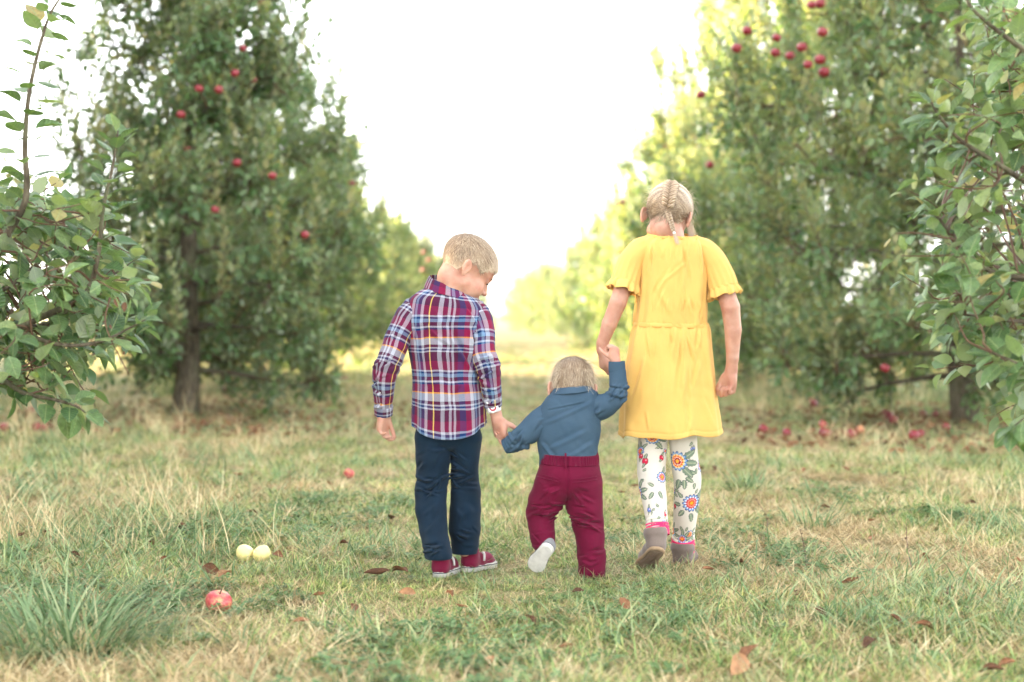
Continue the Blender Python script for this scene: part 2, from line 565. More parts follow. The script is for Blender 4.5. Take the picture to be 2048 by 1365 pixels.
def leaves_np(P, D, Nn, S, rnd, lod=0):
    D = unit(D); Sd = unit(np.cross(D, Nn)); Nn = np.cross(Sd, D)
    t, s, z = (_t, _s, _z) if lod == 0 else (_t2, _s2, _z2)
    V = P[:, None, :] + S[:, None, None] * (t[None, :, None] * D[:, None, :] + s[None, :, None] * Sd[:, None, :] + z[None, :, None] * Nn[:, None, :])
    n, k = len(P), len(t)
    off = (np.arange(n) * k)[:, None, None]
    if lod == 0:
        T = (LT_T[None] + off).reshape(-1, 3); Q = (LT_Q[None] + off).reshape(-1, 4)
    else:
        T = np.zeros((0, 3), int); Q = (np.array([[0, 2, 3, 1]])[None] + off).reshape(-1, 4)
    return V.reshape(-1, 3), T, Q, np.repeat(rnd, k)

def shoot_leaves(rng, path, L, spacing, size, out, pale=0.0):
    """alternate leaves round a shoot; appends (P, D, N, S)"""
    n = max(2, int(L / spacing))
    t = np.linspace(.06, 1, n) ** .95
    k = len(path) - 1
    f = t * k; i = np.minimum(f.astype(int), k - 1); fr = (f - i)[:, None]
    P = path[i] * (1 - fr) + path[i + 1] * fr
    T = unit(path[i + 1] - path[i])
    a = np.arange(n) * 2.39996 + rng.random() * 6.28
    ref = unit(np.cross(T, np.array([.31, .17, .93]))); bi = np.cross(T, ref)
    rad = np.cos(a)[:, None] * ref + np.sin(a)[:, None] * bi
    op = rng.uniform(.75, 1.15, n)[:, None] * (1 - .35 * (t[:, None] > .9))
    D = unit(T * np.cos(op) + rad * np.sin(op) + np.array([0, 0, -.22]))
    Nn = np.array([0, 0, 1.0]) + T * .5 + rng.normal(0, .38, (n, 3))
    S = size * rng.uniform(.7, 1.15, n) * (1 - .35 * np.clip(t - .75, 0, 1) * 3)
    D = unit(D + T * .9 * pale) if pale else D
    rv = np.clip(.55 * rng.random() + .45 * rng.random(n) + .30 * pale, 0, .95 if pale else 1)
    out.append((P + D * .012, D, Nn, S, rv))

def grow_tree(rng, H, RR, zb=.7, nl=26, per=12, leaf=.082, spacing=.034, lod=0, trunk_r=.085, up=.7, sprouts=.25, sh=8):
    """returns wood Geo and leaf arrays, tree standing at the origin"""
    wood = Geo(); twig = Geo(); out = []
    tz = np.linspace(0, H * .93, 9)
    wob = np.cumsum(rng.normal(0, .035, (9, 2)), 0); wob[0] = 0
    tp = np.concatenate([wob, tz[:, None]], 1)
    tp[0, 2] = -.06
    tr = trunk_r * (1 - .86 * (tz / tz[-1]) ** .9); tr[0] *= 1.2
    wood.add(*tube_np(catmull(tp, 22), catmull(tr[:, None], 22)[:, 0], 10))
    def prof(z):
        t = np.clip((z - zb) / (H - zb), 0, 1)
        return RR * (min(1, .62 + t / .22 * .38)) * (1 - t) ** .72 + .10
    for q in range(nl):
        u = (q + rng.random() * .8) / nl
        z0 = zb * .75 + (H * .9 - zb * .75) * u ** 1.15
        az = q * 2.39996 + rng.normal(0, .3)
        Ln = prof(z0) * rng.uniform(.8, 1.12)
        k = z0 / tz[-1] * 8; i = int(min(k, 7)); p0 = tp[i] * (1 - (k - i)) + tp[i + 1] * (k - i)
        p0 = np.array([p0[0], p0[1], z0])
        o = np.array([math.cos(az), math.sin(az), 0])
        rise = rng.uniform(-.12, .22) + .85 * u
        s = np.array([0, .25, .5, .75, 1.0])
        zz = Ln * (rise * s - (max(rise, 0) * .45 + .16 * (1 - u)) * s ** 2)
        zz = np.maximum(zz, .22 - z0)
        lat = np.cumsum(rng.normal(0, .06, 5)) * Ln; lat[0] = 0
        sd = np.array([-o[1], o[0], 0])
        lp = p0 + s[:, None] * Ln * o + lat[:, None] * sd + zz[:, None] * np.array([0, 0, 1.0])
        lp = catmull(lp, 9)
        rb = trunk_r * (.30 - .17 * u)
        wood.add(*tube_np(lp, np.linspace(rb, .005, 9), 6))
        n = max(4, int(per * (.5 + .6 * Ln / RR)))
        for j in range(n):
            t = 1 - .88 * rng.random() ** 1.1
            f = t * 8; i2 = int(min(f, 7)); st = lp[i2] * (1 - (f - i2)) + lp[i2 + 1] * (f - i2)
            ld = unit(o * rng.uniform(.1, .8) + sd * rng.choice([-1, 1]) * rng.uniform(.3, 1) + np.array([0, 0, rng.uniform(-.5, .8)]))
            ll = Ln * rng.uniform(.22, .42) * (1.15 - .5 * t) + .12
            bp = catmull(np.array([st, st + ld * ll * .5 + rng.normal(0, .03, 3), st + ld * ll + np.array([0, 0, -.12 * ll])]), 6)
            twig.add(*tube_np(bp[::2] if lod else bp, np.linspace(.009, .003, 3 if lod else 6), 4 if lod == 0 else 3, False))
            for w in range(sh):
                tt = 1 - .85 * rng.random(); f = tt * 5; i3 = int(min(f, 4)); s3 = bp[i3] * (1 - (f - i3)) + bp[i3 + 1] * (f - i3)
                sprout = rng.random() < sprouts
                if sprout:
                    d = unit(o * .25 + np.array([0, 0, 1.0]) + rng.normal(0, .2, 3)); sl = rng.uniform(.3, .62)
                else:
                    d = unit(o * rng.uniform(.2, 1) + np.array([0, 0, up * rng.uniform(-.8, 1.0)]) + rng.normal(0, .55, 3)); sl = rng.uniform(.12, .34)
                e = s3 + d * sl
                pth = catmull(np.array([s3, s3 + d * sl * .5 + rng.normal(0, .02, 3), e + np.array([0, 0, .06 if sprout else -.05]) * sl]), 5)
                if lod < 2:
                    twig.add(*tube_np(pth[::2], [.0035, .0025, .0012], 3, False))
                shoot_leaves(rng, pth, sl, spacing, leaf, out, 1.0 if sprout else 0.0)
    # leader
    for j in range(7):
        st = tp[-1] - np.array([0, 0, rng.uniform(0, .5)])
        d = unit(np.array([0, 0, 1.0]) + rng.normal(0, .28, 3)); sl = rng.uniform(.4, .8)
        pth = np.array([st, st + d * sl * .5, st + d * sl])
        shoot_leaves(rng, pth, sl, spacing, leaf, out)
        twig.add(*tube_np(pth, [.005, .003, .0015], 3, False))
    return wood, twig, [np.concatenate(a) for a in zip(*out)]

_tree_cache = {}
def tree_data(key, seed, **kw):
    if key in _tree_cache:
        return _tree_cache[key]
    rng = np.random.default_rng(seed)
    wood, twig, (P, D, Nn, S, rv) = grow_tree(rng, **kw)
    V, T, Q, r = leaves_np(P, D, Nn, S, rv, 0 if kw.get('lod', 0) == 0 else 1)
    F = [f for f in (T, Q) if len(f)]
    crown = make_mesh('crown', V, F, M_leaf if kw.get('lod', 0) == 0 else M_leaf_far, attrs={'rnd': r}, smooth=False)
    wm = wood.mesh('trunk', M_bark)
    tm = twig.mesh('twigs', M_twig) if twig.V else None
    _tree_cache[key] = (wm, crown, tm)
    return _tree_cache[key]

def plant_tree(key, seed, x, y, rz, label, group, sc=1.0, **kw):
    wm, cm, tm = tree_data(key, seed, **kw)
    root = empty('apple_tree', (x, y, float(ground_z(x, y))), label, 'apple tree', group)
    root.rotation_euler = (0, 0, rz); root.scale = (sc, sc, sc)
    for nm, me in (('trunk', wm), ('crown', cm), ('twigs', tm)):
        if me is None: continue
        c = bpy.data.objects.new(nm, me); COL.objects.link(c); c.parent = root
        if nm != 'trunk': c['kind'] = 'stuff'
    return root

ROW_L, ROW_R, ROW_B = 'trees of the row beside the boy', 'trees of the row beside the girl', 'trees of the farther row added for shade behind the boy'
ORD = ('first', 'second', 'third', 'fourth', 'fifth', 'sixth', 'seventh')
far_r = ' apple tree past the golden lit one in the girls row'
# row beside the boy
plant_tree('L1', 11, -3.0, 13.0, 0, 'tall bushy apple tree with a thick trunk standing in tall grass', ROW_L, H=5.3, RR=1.5, zb=.52, nl=46, per=9, trunk_r=.115, sh=10, leaf=.092, spacing=.029)
plant_tree('L2', 12, -3.1, 17.6, 1, 'apple tree hidden half behind the tall bushy one with the thick trunk', ROW_L, H=4.1, RR=1.85, zb=.45, nl=36, per=8, sh=9, lod=1, spacing=.032, leaf=.105)
plant_tree('L3', 13, -3.15, 21.7, 2, 'low rounded apple tree after the half hidden one', ROW_L, H=3.5, RR=1.85, zb=.40, nl=32, per=8, sh=8, lod=1, spacing=.036, leaf=.115)
for k, (tx, ty, ts) in enumerate(((-3.2, 29.0, .98), (-3.2, 35.2, .84), (-3.2, 42.5, .95), (-3.2, 50, .8), (-3.2, 60, .9), (-2.9, 72, .85), (-2.4, 88, .85))):
    plant_tree(('L3', 'L2')[k % 2], 0, tx, ty, 4.1 + k * 1.7, ORD[k] + ' apple tree past the low rounded one in the boys row', ROW_L, sc=ts)
# row beside the girl
plant_tree('R1', 21, 3.85, 12.0, 0, 'big apple tree with many upright leafy shoots and fallen apples round its trunk', ROW_R, H=5.8, RR=2.25, zb=.40, nl=48, per=9, sh=11, trunk_r=.11, sprouts=.45, leaf=.094, spacing=.029)
plant_tree('R2', 22, 3.75, 16.6, 0, 'apple tree standing just behind the big one with upright shoots', ROW_R, H=5.3, RR=2.2, zb=.28, nl=40, per=9, sh=9, lod=1, spacing=.032, leaf=.105, sprouts=.4)
plant_tree('R3', 23, 3.65, 21.0, 0, 'tallest apple tree whose narrow top catches golden sunlight', ROW_R, H=6.7, RR=2.35, zb=.28, nl=46, per=9, sh=9, lod=1, spacing=.034, leaf=.115, sprouts=.4)
plant_tree('R2', 22, 3.55, 25.6, 2.1, 'golden lit apple tree just beyond the tallest one', ROW_R, sc=1.0)
plant_tree('L2', 12, 3.5, 30.5, 0.5, ORD[0] + far_r, ROW_R, sc=1.18)
plant_tree('L3', 13, 3.4, 36, 2.5, ORD[1] + far_r, ROW_R, sc=1.12)
plant_tree('L2', 12, 3.3, 43, 4.5, ORD[2] + far_r, ROW_R, sc=1.0)
plant_tree('L3', 13, 3.2, 51, 5.5, ORD[3] + far_r, ROW_R, sc=1.0)
for k, (tx, ty, ts) in enumerate(((3.0, 60, 1.0), (2.2, 68, .95), (1.6, 78, .95), (1.1, 92, .95), (.8, 108, 1.0))):
    plant_tree(('L2', 'L3')[k % 2], 0, tx, ty, 1.5 + k * 2.3, ORD[k] + ' of the hazy far trees bending in across the grassy way', 'trees closing the grassy way', sc=ts)
# rows added past the boy's row, mostly unseen, to block the low sun
k = 0
for yy in list(np.arange(1.0, 22.5, 2.6)) + [41, 45, 53]:
    plant_tree(('R3', 'R2')[k % 2], 0, -9.6 + .3 * math.sin(k * 2.1), yy, k * 1.9, 'apple tree in the row added beyond the boys row for shade', ROW_B, sc=(1.0 if k % 2 == 0 else 1.2) * (1.25 if 9 < yy < 18 else 1.0))  # middle stretch enlarged so its shade reaches the girl's row
    if yy < 17:  # staggered unseen row added to close gaps in the shade
        plant_tree(('R2', 'R3')[k % 2], 0, -14.4 + .3 * math.sin(k * 1.3), yy + 1.6, k * 2.9, 'apple tree in the third row out added for shade', 'trees of the third row added for shade', sc=1.2 if k % 2 == 0 else 1.0)
    k += 1
# ================================================================ the two near trees, leaf by leaf
def big_leaf_mesh(rng):
    n = 8
    t = np.linspace(0, 1, n)
    w = .30 * np.sin(PI * t ** .82) ** .85 * (1 - .12 * t); w[0] = .012; w[-1] = .004
    bend = rng.uniform(.05, .38); fold = rng.uniform(.10, .55); curl = rng.uniform(-.2, .5); tw = rng.uniform(-.5, .5)
    V = []
    for i in range(n):
        for f in (-1, -.5, 0, .5, 1):
            ser = 1 + (.035 if (i % 2 and abs(f) == 1) else 0)
            x = f * w[i] * ser
            z = fold * abs(x) - curl * x * x * 3 - bend * t[i] ** 2 + .012 * math.sin(9 * t[i] + 3 * f) * abs(f)
            a = tw * t[i]
            V.append((x * math.cos(a) - z * math.sin(a) * .3, t[i], z + x * math.sin(a) * .4))
    V = np.array(V); V[:, [0, 1, 2]] = V[:, [1, 0, 2]]      # axis along x
    V[:, 1] *= -1
    V[:, 0] = V[:, 0] * .84 + .16                             # short stalk first
    Q = [(i * 5 + j, i * 5 + j + 1, i * 5 + 6 + j, i * 5 + 5 + j) for i in range(n - 1) for j in range(4)]
    st, T, Qs = tube_np([(0, 0, .02), (.08, 0, .005), (.17, 0, 0)], [.012, .009, .007], 4, False)
    V2 = np.concatenate([V, st]); Q2 = np.concatenate([np.array(Q), Qs + len(V)])
    return V2, Q2

def near_leaf_material():
    m, nt, out = mat_new('near_leaf')
    oi = N_(nt, 'ObjectInfo')
    tc = N_(nt, 'TexCoord')
    sx = N_(nt, 'SeparateXYZ'); nt.links.new(tc.outputs['Object'], sx.inputs[0])
    tp = ramp(nt, [(0, (.050, .105, .038)), (.45, (.092, .170, .062)), (.8, (.150, .240, .098)), (.97, (.24, .31, .13)), (1, (.36, .27, .10))], oi.outputs['Random'])
    un = ramp(nt, [(0, (.17, .22, .14)), (.6, (.25, .30, .20)), (1, (.36, .38, .27))], oi.outputs['Random'])
    # midrib and side veins
    ab = N_(nt, 'Math', operation='ABSOLUTE'); nt.links.new(sx.outputs[1], ab.inputs[0])
    rib = N_(nt, 'Math', operation='LESS_THAN'); rib.inputs[1].default_value = .011; nt.links.new(ab.outputs[0], rib.inputs[0])
    vv = N_(nt, 'Math', operation='MULTIPLY_ADD'); vv.inputs[1].default_value = -.75
    nt.links.new(ab.outputs[0], vv.inputs[0]); nt.links.new(sx.outputs[0], vv.inputs[2])
    sn = N_(nt, 'Math', operation='MULTIPLY'); sn.inputs[1].default_value = 55; nt.links.new(vv.outputs[0], sn.inputs[0])
    si = N_(nt, 'Math', operation='SINE'); nt.links.new(sn.outputs[0], si.inputs[0])
    vein = ramp(nt, [(.80, (0, 0, 0)), (1.0, (.5, .5, .5))], si.outputs[0])
    nz = noise(nt, tc.outputs['Object'], 6, 3)
    bl = ramp(nt, [(.35, (.72, .72, .72)), (.65, (1.15, 1.15, 1.15))], nz.outputs[0])
    c1 = mixc(nt, 1.0, tp.outputs[0], bl.outputs[0], 'MULTIPLY')
    c2 = mixc(nt, vein.outputs[0], c1, (.15, .22, .09))
    c3 = mixc(nt, rib.outputs[0], c2, (.26, .32, .15))
    ge = N_(nt, 'NewGeometry')
    c = mixc(nt, ge.outputs['Backfacing'], c3, un.outputs[0])
    b = nt.nodes.new('ShaderNodeBsdfPrincipled')
    b.inputs['Roughness'].default_value = .40; b.inputs['Specular IOR Level'].default_value = .5
    nt.links.new(c, b.inputs['Base Color'])
    bump(nt, b, si.outputs[0], .25, .03)
    tr = N_(nt, 'BsdfTranslucent')
    nt.links.new(mixc(nt, 1.0, c3, (1.5, 1.6, .55), 'MULTIPLY'), tr.inputs['Color'])
    mx = N_(nt, 'MixShader'); mx.inputs[0].default_value = .33
    nt.links.new(b.outputs[0], mx.inputs[1]); nt.links.new(tr.outputs[0], mx.inputs[2])
    nt.links.new(mx.outputs[0], out.inputs['Surface'])
    return m
M_near = near_leaf_material()
_rng = np.random.default_rng(77)
BIG_LEAVES = []
for _k in range(10):
    _V, _Q = big_leaf_mesh(_rng)
    BIG_LEAVES.append((_V, _Q, make_mesh('leaf', _V, _Q, M_near)))

def near_tree(name_label, seed, trunk, branches, fills, leaf_size, keep=285):
    rng = np.random.default_rng(seed)
    wood, twig, out = Geo(), Geo(), []
    root = empty('apple_tree', (trunk[0], trunk[1], 0), name_label, 'apple tree')
    x, y = trunk[:2]
    tp = catmull(np.array([(x, y, -.05), (x + .03, y, .5), (x - .02, y + .04, 1.2), (x + .02, y, 2.3), (x, y, 3.0)]), 14)
    wood.add(*tube_np(tp, np.linspace(.085, .02, 14), 10))
    anchors = []
    for pts, r0, leafy, sp in branches:
        P = np.array([W(*p) for p in pts])
        # run the branch back into the trunk
        zt = np.clip(P[0][2] - .15, .5, 2.6)
        P = np.concatenate([[(x, y, zt)], [(P[0] * .45 + np.array([x, y, zt]) * .55) + np.array([0, 0, .03])], P])
        C = catmull(P, 6 * len(P))
        r = r0 * np.linspace(1.6, .28, len(C)) ** 1.1
        wood.add(*tube_np(C, np.maximum(r, .0016), 7))
        anchors.append(C[8:])
        if leafy:
            L = np.linalg.norm(np.diff(C[9:], axis=0), axis=1).sum()
            shoot_leaves(rng, C[9:], L, sp, leaf_size, out)
    A = np.concatenate(anchors)
    for (px, py, Y, dx, dz, L) in fills:
        p = W(px, py, Y)
        k = np.argmin(np.sum((A - p) ** 2, 1) + rng.random(len(A)) * .01); a = A[k]
        d = unit(np.array([dx, rng.normal(0, .35), dz]))
        mid = (a + p) / 2 + rng.normal(0, .015, 3)
        C = catmull(np.array([a, mid, p, p + d * L * .5 + rng.normal(0, .008, 3), p + d * L]), 13)
        twig.add(*tube_np(C, np.linspace(.0042, .0014, 13), 5, False))
        shoot_leaves(rng, C[5:], L + .03, rng.uniform(.022, .030), leaf_size * rng.uniform(.75, 1.05), out)
    P, D, Nn, S, rv_ = [np.concatenate(a) for a in zip(*out)]
    add('trunk', wood.mesh('trunk', M_bark), root)
    add('twigs', twig.mesh('twigs', M_twig), root, kind='stuff')
    D = unit(D); Sd = unit(np.cross(D, Nn)); Nn = np.cross(Sd, D)
    # which leaves show: inside the picture and not behind the others
    dep = P[:, 1]; sx = P[:, 0] / dep
    vis = (np.abs(sx) < .372)
    order = np.argsort(np.where(vis, dep - S * 3, 99))
    sel = set(order[:min(keep, int(vis.sum()))].tolist())
    g = Geo()
    for k in range(len(P)):
        V, Q, me = BIG_LEAVES[k % len(BIG_LEAVES)]
        B = np.stack([D[k], -Sd[k], Nn[k]], -1)
        if k in sel:
            o = bpy.data.objects.new('leaf', me); COL.objects.link(o)
            M4 = Matrix.Identity(4)
            for a in range(3):
                for b in range(3):
                    M4[a][b] = float(B[a, b] * S[k])
                M4[a][3] = float(P[k][a])
            o.parent = root
            o.matrix_parent_inverse = Matrix.Translation(root.location).inverted()
            o.matrix_basis = M4
        else:
            g.add(P[k] + S[k] * (V @ B.T), None, Q, rng.random())
    if g.V:
        add('foliage', g.mesh('foliage', M_leaf), root, kind='stuff')
    return root, P

def fill_list(rng, n, region, Yr, dx, dz, L):
    """random short shoots inside an outline given as rows (y, xmin, xmax)"""
    ys = [r[0] for r in region]; out = []
    while len(out) < n:
        y = rng.uniform(ys[0], ys[-1]); a = np.interp(y, ys, [r[1] for r in region]); b = np.interp(y, ys, [r[2] for r in region])
        x = rng.uniform(min(a, b), max(a, b))
        out.append((x, y, rng.uniform(*Yr), rng.uniform(*dx), rng.uniform(*dz), rng.uniform(*L)))
    return out

_rng = np.random.default_rng(31)
near_left, _ = near_tree('young apple tree with large leaves and one tall sparse leader behind the big tussock', 41, (-3.0, 4.7), [
    ([(-160, 690, 4.5), (-40, 560, 4.5), (20, 460, 4.5), (52, 395, 4.48), (50, 290, 4.46), (58, 190, 4.45), (80, 90, 4.45), (105, 20, 4.45), (150, -40, 4.45)], .011, True, .024),
    ([(-120, 700, 4.6), (0, 668, 4.55), (90, 632, 4.5), (170, 590, 4.48), (196, 510, 4.46), (206, 420, 4.45), (226, 330, 4.45), (236, 262, 4.45)], .011, True, .021),
    ([(-100, 640, 4.45), (20, 660, 4.42), (120, 690, 4.4), (200, 684, 4.4), (262, 655, 4.4), (290, 640, 4.4)], .008, True, .034),
    ([(-140, 690, 4.6), (-20, 742, 4.55), (45, 785, 4.5), (110, 800, 4.46), (150, 812, 4.44), (172, 826, 4.44)], .009, True, .036),
    ([(60, 655, 4.7), (150, 600, 4.75), (230, 548, 4.8), (270, 520, 4.8)], .007, True, .026),
    ([(-60, 600, 4.9), (60, 540, 4.95), (120, 470, 5.0), (135, 415, 5.0)], .008, True, .028),
    ], fill_list(_rng, 135, [(395, -80, 60), (440, -80, 180), (500, -80, 230), (560, -80, 240), (620, -80, 190), (680, -80, 200), (740, -80, 150), (780, -60, 90)], (4.3, 5.3), (.0, 1.0), (-.4, .8), (.08, .17)), .102)
near_right, _ = near_tree('near apple tree whose pale underside leaves hang in from beside the girls row', 43, (2.9, 4.5), [
    ([(2180, 170, 4.0), (2080, 120, 4.0), (1995, 62, 3.98), (1945, 18, 3.97), (1925, -20, 3.97)], .009, True, .030),
    ([(2200, 420, 4.1), (2070, 372, 4.1), (1985, 322, 4.08), (1920, 280, 4.06), (1880, 235, 4.05), (1862, 205, 4.05)], .009, True, .030),
    ([(2200, 590, 4.3), (2080, 560, 4.3), (1985, 545, 4.28), (1915, 490, 4.26), (1880, 440, 4.25), (1850, 420, 4.25)], .009, True, .028),
    ([(2200, 690, 4.2), (2090, 650, 4.2), (2000, 640, 4.2), (1930, 630, 4.2), (1890, 640, 4.2)], .008, True, .030),
    ([(2180, 780, 4.0), (2100, 760, 4.0), (2040, 730, 3.98), (1985, 705, 3.97)], .008, True, .032),
    ([(2180, 860, 4.0), (2120, 850, 4.0), (2060, 835, 3.98), (2030, 850, 3.97)], .007, True, .032),
    ], fill_list(_rng, 150, [(20, 2010, 2140), (160, 1990, 2140), (240, 1930, 2140), (340, 1890, 2140), (430, 1880, 2140), (540, 1860, 2140), (640, 1890, 2140), (700, 1940, 2140), (780, 2030, 2140), (850, 2050, 2140)], (4.0, 5.0), (-1.0, .1), (-.2, 1.0), (.08, .18)), .098)

# a withered twig hanging from the near branch
def withered():
    P = catmull(np.array([W(221, 596, 4.38), W(210, 640, 4.36), (W(222, 680, 4.36)), W(240, 715, 4.36), W(258, 750, 4.36)]), 14)
    V, T, Q = tube_np(P, np.linspace(.003, .0012, 14), 6)
    g = Geo(); g.add(V, T, Q, .2)
    o = add('withered_twig', g.mesh('withered_twig', M_twig), near_left)
    rng = np.random.default_rng(2)
    m, nt, out = mat_new('withered_leaf'); bsdf(nt, out, (.16, .085, .05), .8, .2)
    for (px, py, s_, a) in ((232, 590, .045, -1.2), (250, 600, .04, -1.5), (219, 648, .02, -1.0), (246, 712, .018, 1.2)):
        V, Q, me = BIG_LEAVES[int(rng.integers(10))]
        W2 = V * np.array([1, .75, 1]) ; W2[:, 2] -= .5 * np.abs(V[:, 1]) * 1.6
        d = np.array([math.cos(a), -.2, math.sin(a)]); d = unit(d); sd = unit(np.cross(d, [0, 1, .2])); n = np.cross(sd, d)
        add('withered_leaf', make_mesh('withered_leaf', W(px, py, 4.37) + s_ * (W2 @ np.stack([d, -sd, n]).astype(float)), Q, m), o)
withered()
# ================================================================ body tools
class Field:
    """signed distance grid; shapes are blended in, then one closed skin is drawn round them"""
    def __init__(self, lo, hi, h):
        self.lo = np.asarray(lo, float) - 3 * h; self.h = h
        self.n = np.ceil((np.asarray(hi, float) + 3 * h - self.lo) / h).astype(int) + 1
        self.D = np.full(self.n, .06, np.float32)
    def _sl(self, lo, hi):
        a = np.clip(np.floor((lo - self.lo) / self.h).astype(int), 0, self.n - 1)
        b = np.clip(np.ceil((hi - self.lo) / self.h).astype(int) + 1, a + 1, self.n)
        ax = [(self.lo[i] + self.h * np.arange(a[i], b[i])).astype(np.float32) for i in range(3)]
        X, Y, Z = np.meshgrid(*ax, indexing='ij', sparse=True)
        return (slice(a[0], b[0]), slice(a[1], b[1]), slice(a[2], b[2])), X, Y, Z
    def _put(self, s, d, k):
        D = self.D[s]
        if k <= 0:
            self.D[s] = np.minimum(D, d); return
        h = np.clip(.5 + .5 * (D - d) / k, 0, 1)
        self.D[s] = D * (1 - h) + d * h - k * h * (1 - h)
    def cone(self, a, b, ra, rb=None, k=.008):
        rb = ra if rb is None else rb
        a = np.asarray(a, float); b = np.asarray(b, float)
        m = max(ra, rb) + k + 3 * self.h
        s, X, Y, Z = self._sl(np.minimum(a, b) - m, np.maximum(a, b) + m)
        ab = b - a; L = float(ab @ ab) + 1e-12
        t = np.clip(((X - a[0]) * ab[0] + (Y - a[1]) * ab[1] + (Z - a[2]) * ab[2]) / L, 0, 1)
        d = np.sqrt((X - a[0] - t * ab[0]) ** 2 + (Y - a[1] - t * ab[1]) ** 2 + (Z - a[2] - t * ab[2]) ** 2) - (ra + t * (rb - ra))
        self._put(s, d, k)
    def chain(self, pts, rad, k=.008):
        for i in range(len(pts) - 1):
            self.cone(pts[i], pts[i + 1], rad[i], rad[i + 1], k)
    def _ell(self, c, r, M, m):
        c = np.asarray(c, float); r = np.asarray(r, float) * np.ones(3)
        e = np.abs(M) @ r + m
        s, X, Y, Z = self._sl(c - e, c + e)
        x, y, z = X - c[0], Y - c[1], Z - c[2]
        k0 = 0; k1 = 0
        for i in range(3):
            q = x * M[0, i] + y * M[1, i] + z * M[2, i]
            k0 = k0 + (q / r[i]) ** 2; k1 = k1 + (q / r[i] ** 2) ** 2
        k0 = np.sqrt(k0); k1 = np.sqrt(k1) + 1e-6
        return s, k0 * (k0 - 1) / k1
    def ell(self, c, r, M=np.eye(3), k=.008):
        s, d = self._ell(c, r, M, k + 3 * self.h)
        self._put(s, d, k)
    def cut(self, c, r, M=np.eye(3), k=.006):
        s, d = self._ell(c, r, M, k + 3 * self.h)
        D = self.D[s]; d = -d
        h = np.clip(.5 - .5 * (D - d) / k, 0, 1)
        self.D[s] = D * (1 - h) + d * h + k * h * (1 - h)
    def displace(self, fn, band=.03):
        i = np.nonzero(np.abs(self.D) < band)
        P = self.lo + self.h * np.stack(i, -1)
        self.D[i] -= fn(P).astype(np.float32)
    def surface(self):
        D = self.D; n = D.shape
        ins = D < 0
        c = np.zeros((n[0] - 1, n[1] - 1, n[2] - 1), np.int8)
        for dx in (0, 1):
            for dy in (0, 1):
                for dz in (0, 1):
                    c += ins[dx:n[0] - 1 + dx, dy:n[1] - 1 + dy, dz:n[2] - 1 + dz]
        act = (c > 0) & (c < 8)
        I = np.stack(np.nonzero(act), -1)
        idx = np.full(act.shape, -1, np.int32); idx[act] = np.arange(len(I))
        acc = np.zeros((len(I), 3)); cnt = np.zeros(len(I))
        cor = [(x, y, z) for x in (0, 1) for y in (0, 1) for z in (0, 1)]
        val = {q: D[I[:, 0] + q[0], I[:, 1] + q[1], I[:, 2] + q[2]] for q in cor}
        for a in cor:
            for ax in range(3):
                if a[ax]: continue
                b = list(a); b[ax] = 1; b = tuple(b)
                va, vb = val[a], val[b]
                m = (va < 0) != (vb < 0)
                t = np.where(m, va / np.where(m, va - vb, 1), 0)
                p = np.array(a, float)[None] + 0 * acc
                p[:, ax] = t
                acc += p * m[:, None]; cnt += m
        V = self.lo + self.h * (I + acc / np.maximum(cnt, 1)[:, None])
        Q = []
        for ax in range(3):
            u, v = (ax + 1) % 3, (ax + 2) % 3
            s0 = [slice(None)] * 3; s1 = [slice(None)] * 3
            s0[ax] = slice(0, n[ax] - 1); s1[ax] = slice(1, n[ax])
            e = ins[tuple(s0)] != ins[tuple(s1)]
            J = np.stack(np.nonzero(e), -1)
            J = J[(J[:, u] > 0) & (J[:, v] > 0) & (J[:, u] < n[u] - 1) & (J[:, v] < n[v] - 1)]
            def cell(du, dv):
                K = J.copy(); K[:, u] -= du; K[:, v] -= dv
                return idx[K[:, 0], K[:, 1], K[:, 2]]
            q = np.stack([cell(1, 1), cell(0, 1), cell(0, 0), cell(1, 0)], -1)
            fl = ins[J[:, 0], J[:, 1], J[:, 2]]
            q = np.where(fl[:, None], q, q[:, ::-1])
            Q.append(q)
        Q = np.concatenate(Q)
        return V, Q[(Q >= 0).all(1)]

def relax(V, Q, it=2, w=.5):
    e = np.concatenate([Q[:, [0, 1]], Q[:, [1, 2]], Q[:, [2, 3]], Q[:, [3, 0]]])
    for k in range(it):
        s = np.zeros_like(V); c = np.zeros(len(V))
        for a, b in ((0, 1), (1, 0)):
            for d in range(3):
                s[:, d] += np.bincount(e[:, a], V[e[:, b], d], len(V))
            c += np.bincount(e[:, a], minlength=len(V))
        V = V * (1 - w) + w * s / np.maximum(c, 1)[:, None]
    return V

def vnormals(V, Q):
    n = np.cross(V[Q[:, 2]] - V[Q[:, 0]], V[Q[:, 3]] - V[Q[:, 1]])
    N = np.zeros_like(V)
    for a in range(4):
        for d in range(3):
            N[:, d] += np.bincount(Q[:, a], n[:, d], len(V))
    return unit(N)

def rot_axes(yaw, pitch, roll):
    """columns: right, forward, up. yaw = heading of the face (0 = +X, 90 = +Y); pitch > 0 bows; roll > 0 tips to the right"""
    a, p, r = R(yaw), R(pitch), R(roll)
    f0 = np.array([math.cos(a), math.sin(a), 0]); rt = np.array([math.sin(a), -math.cos(a), 0]); up = np.array([0, 0, 1.0])
    f = f0 * math.cos(p) - up * math.sin(p); u = f0 * math.sin(p) + up * math.cos(p)
    rt2 = rt * math.cos(r) - u * math.sin(r); u2 = u * math.cos(r) + rt * math.sin(r)
    return np.stack([rt2, f, u2], -1)

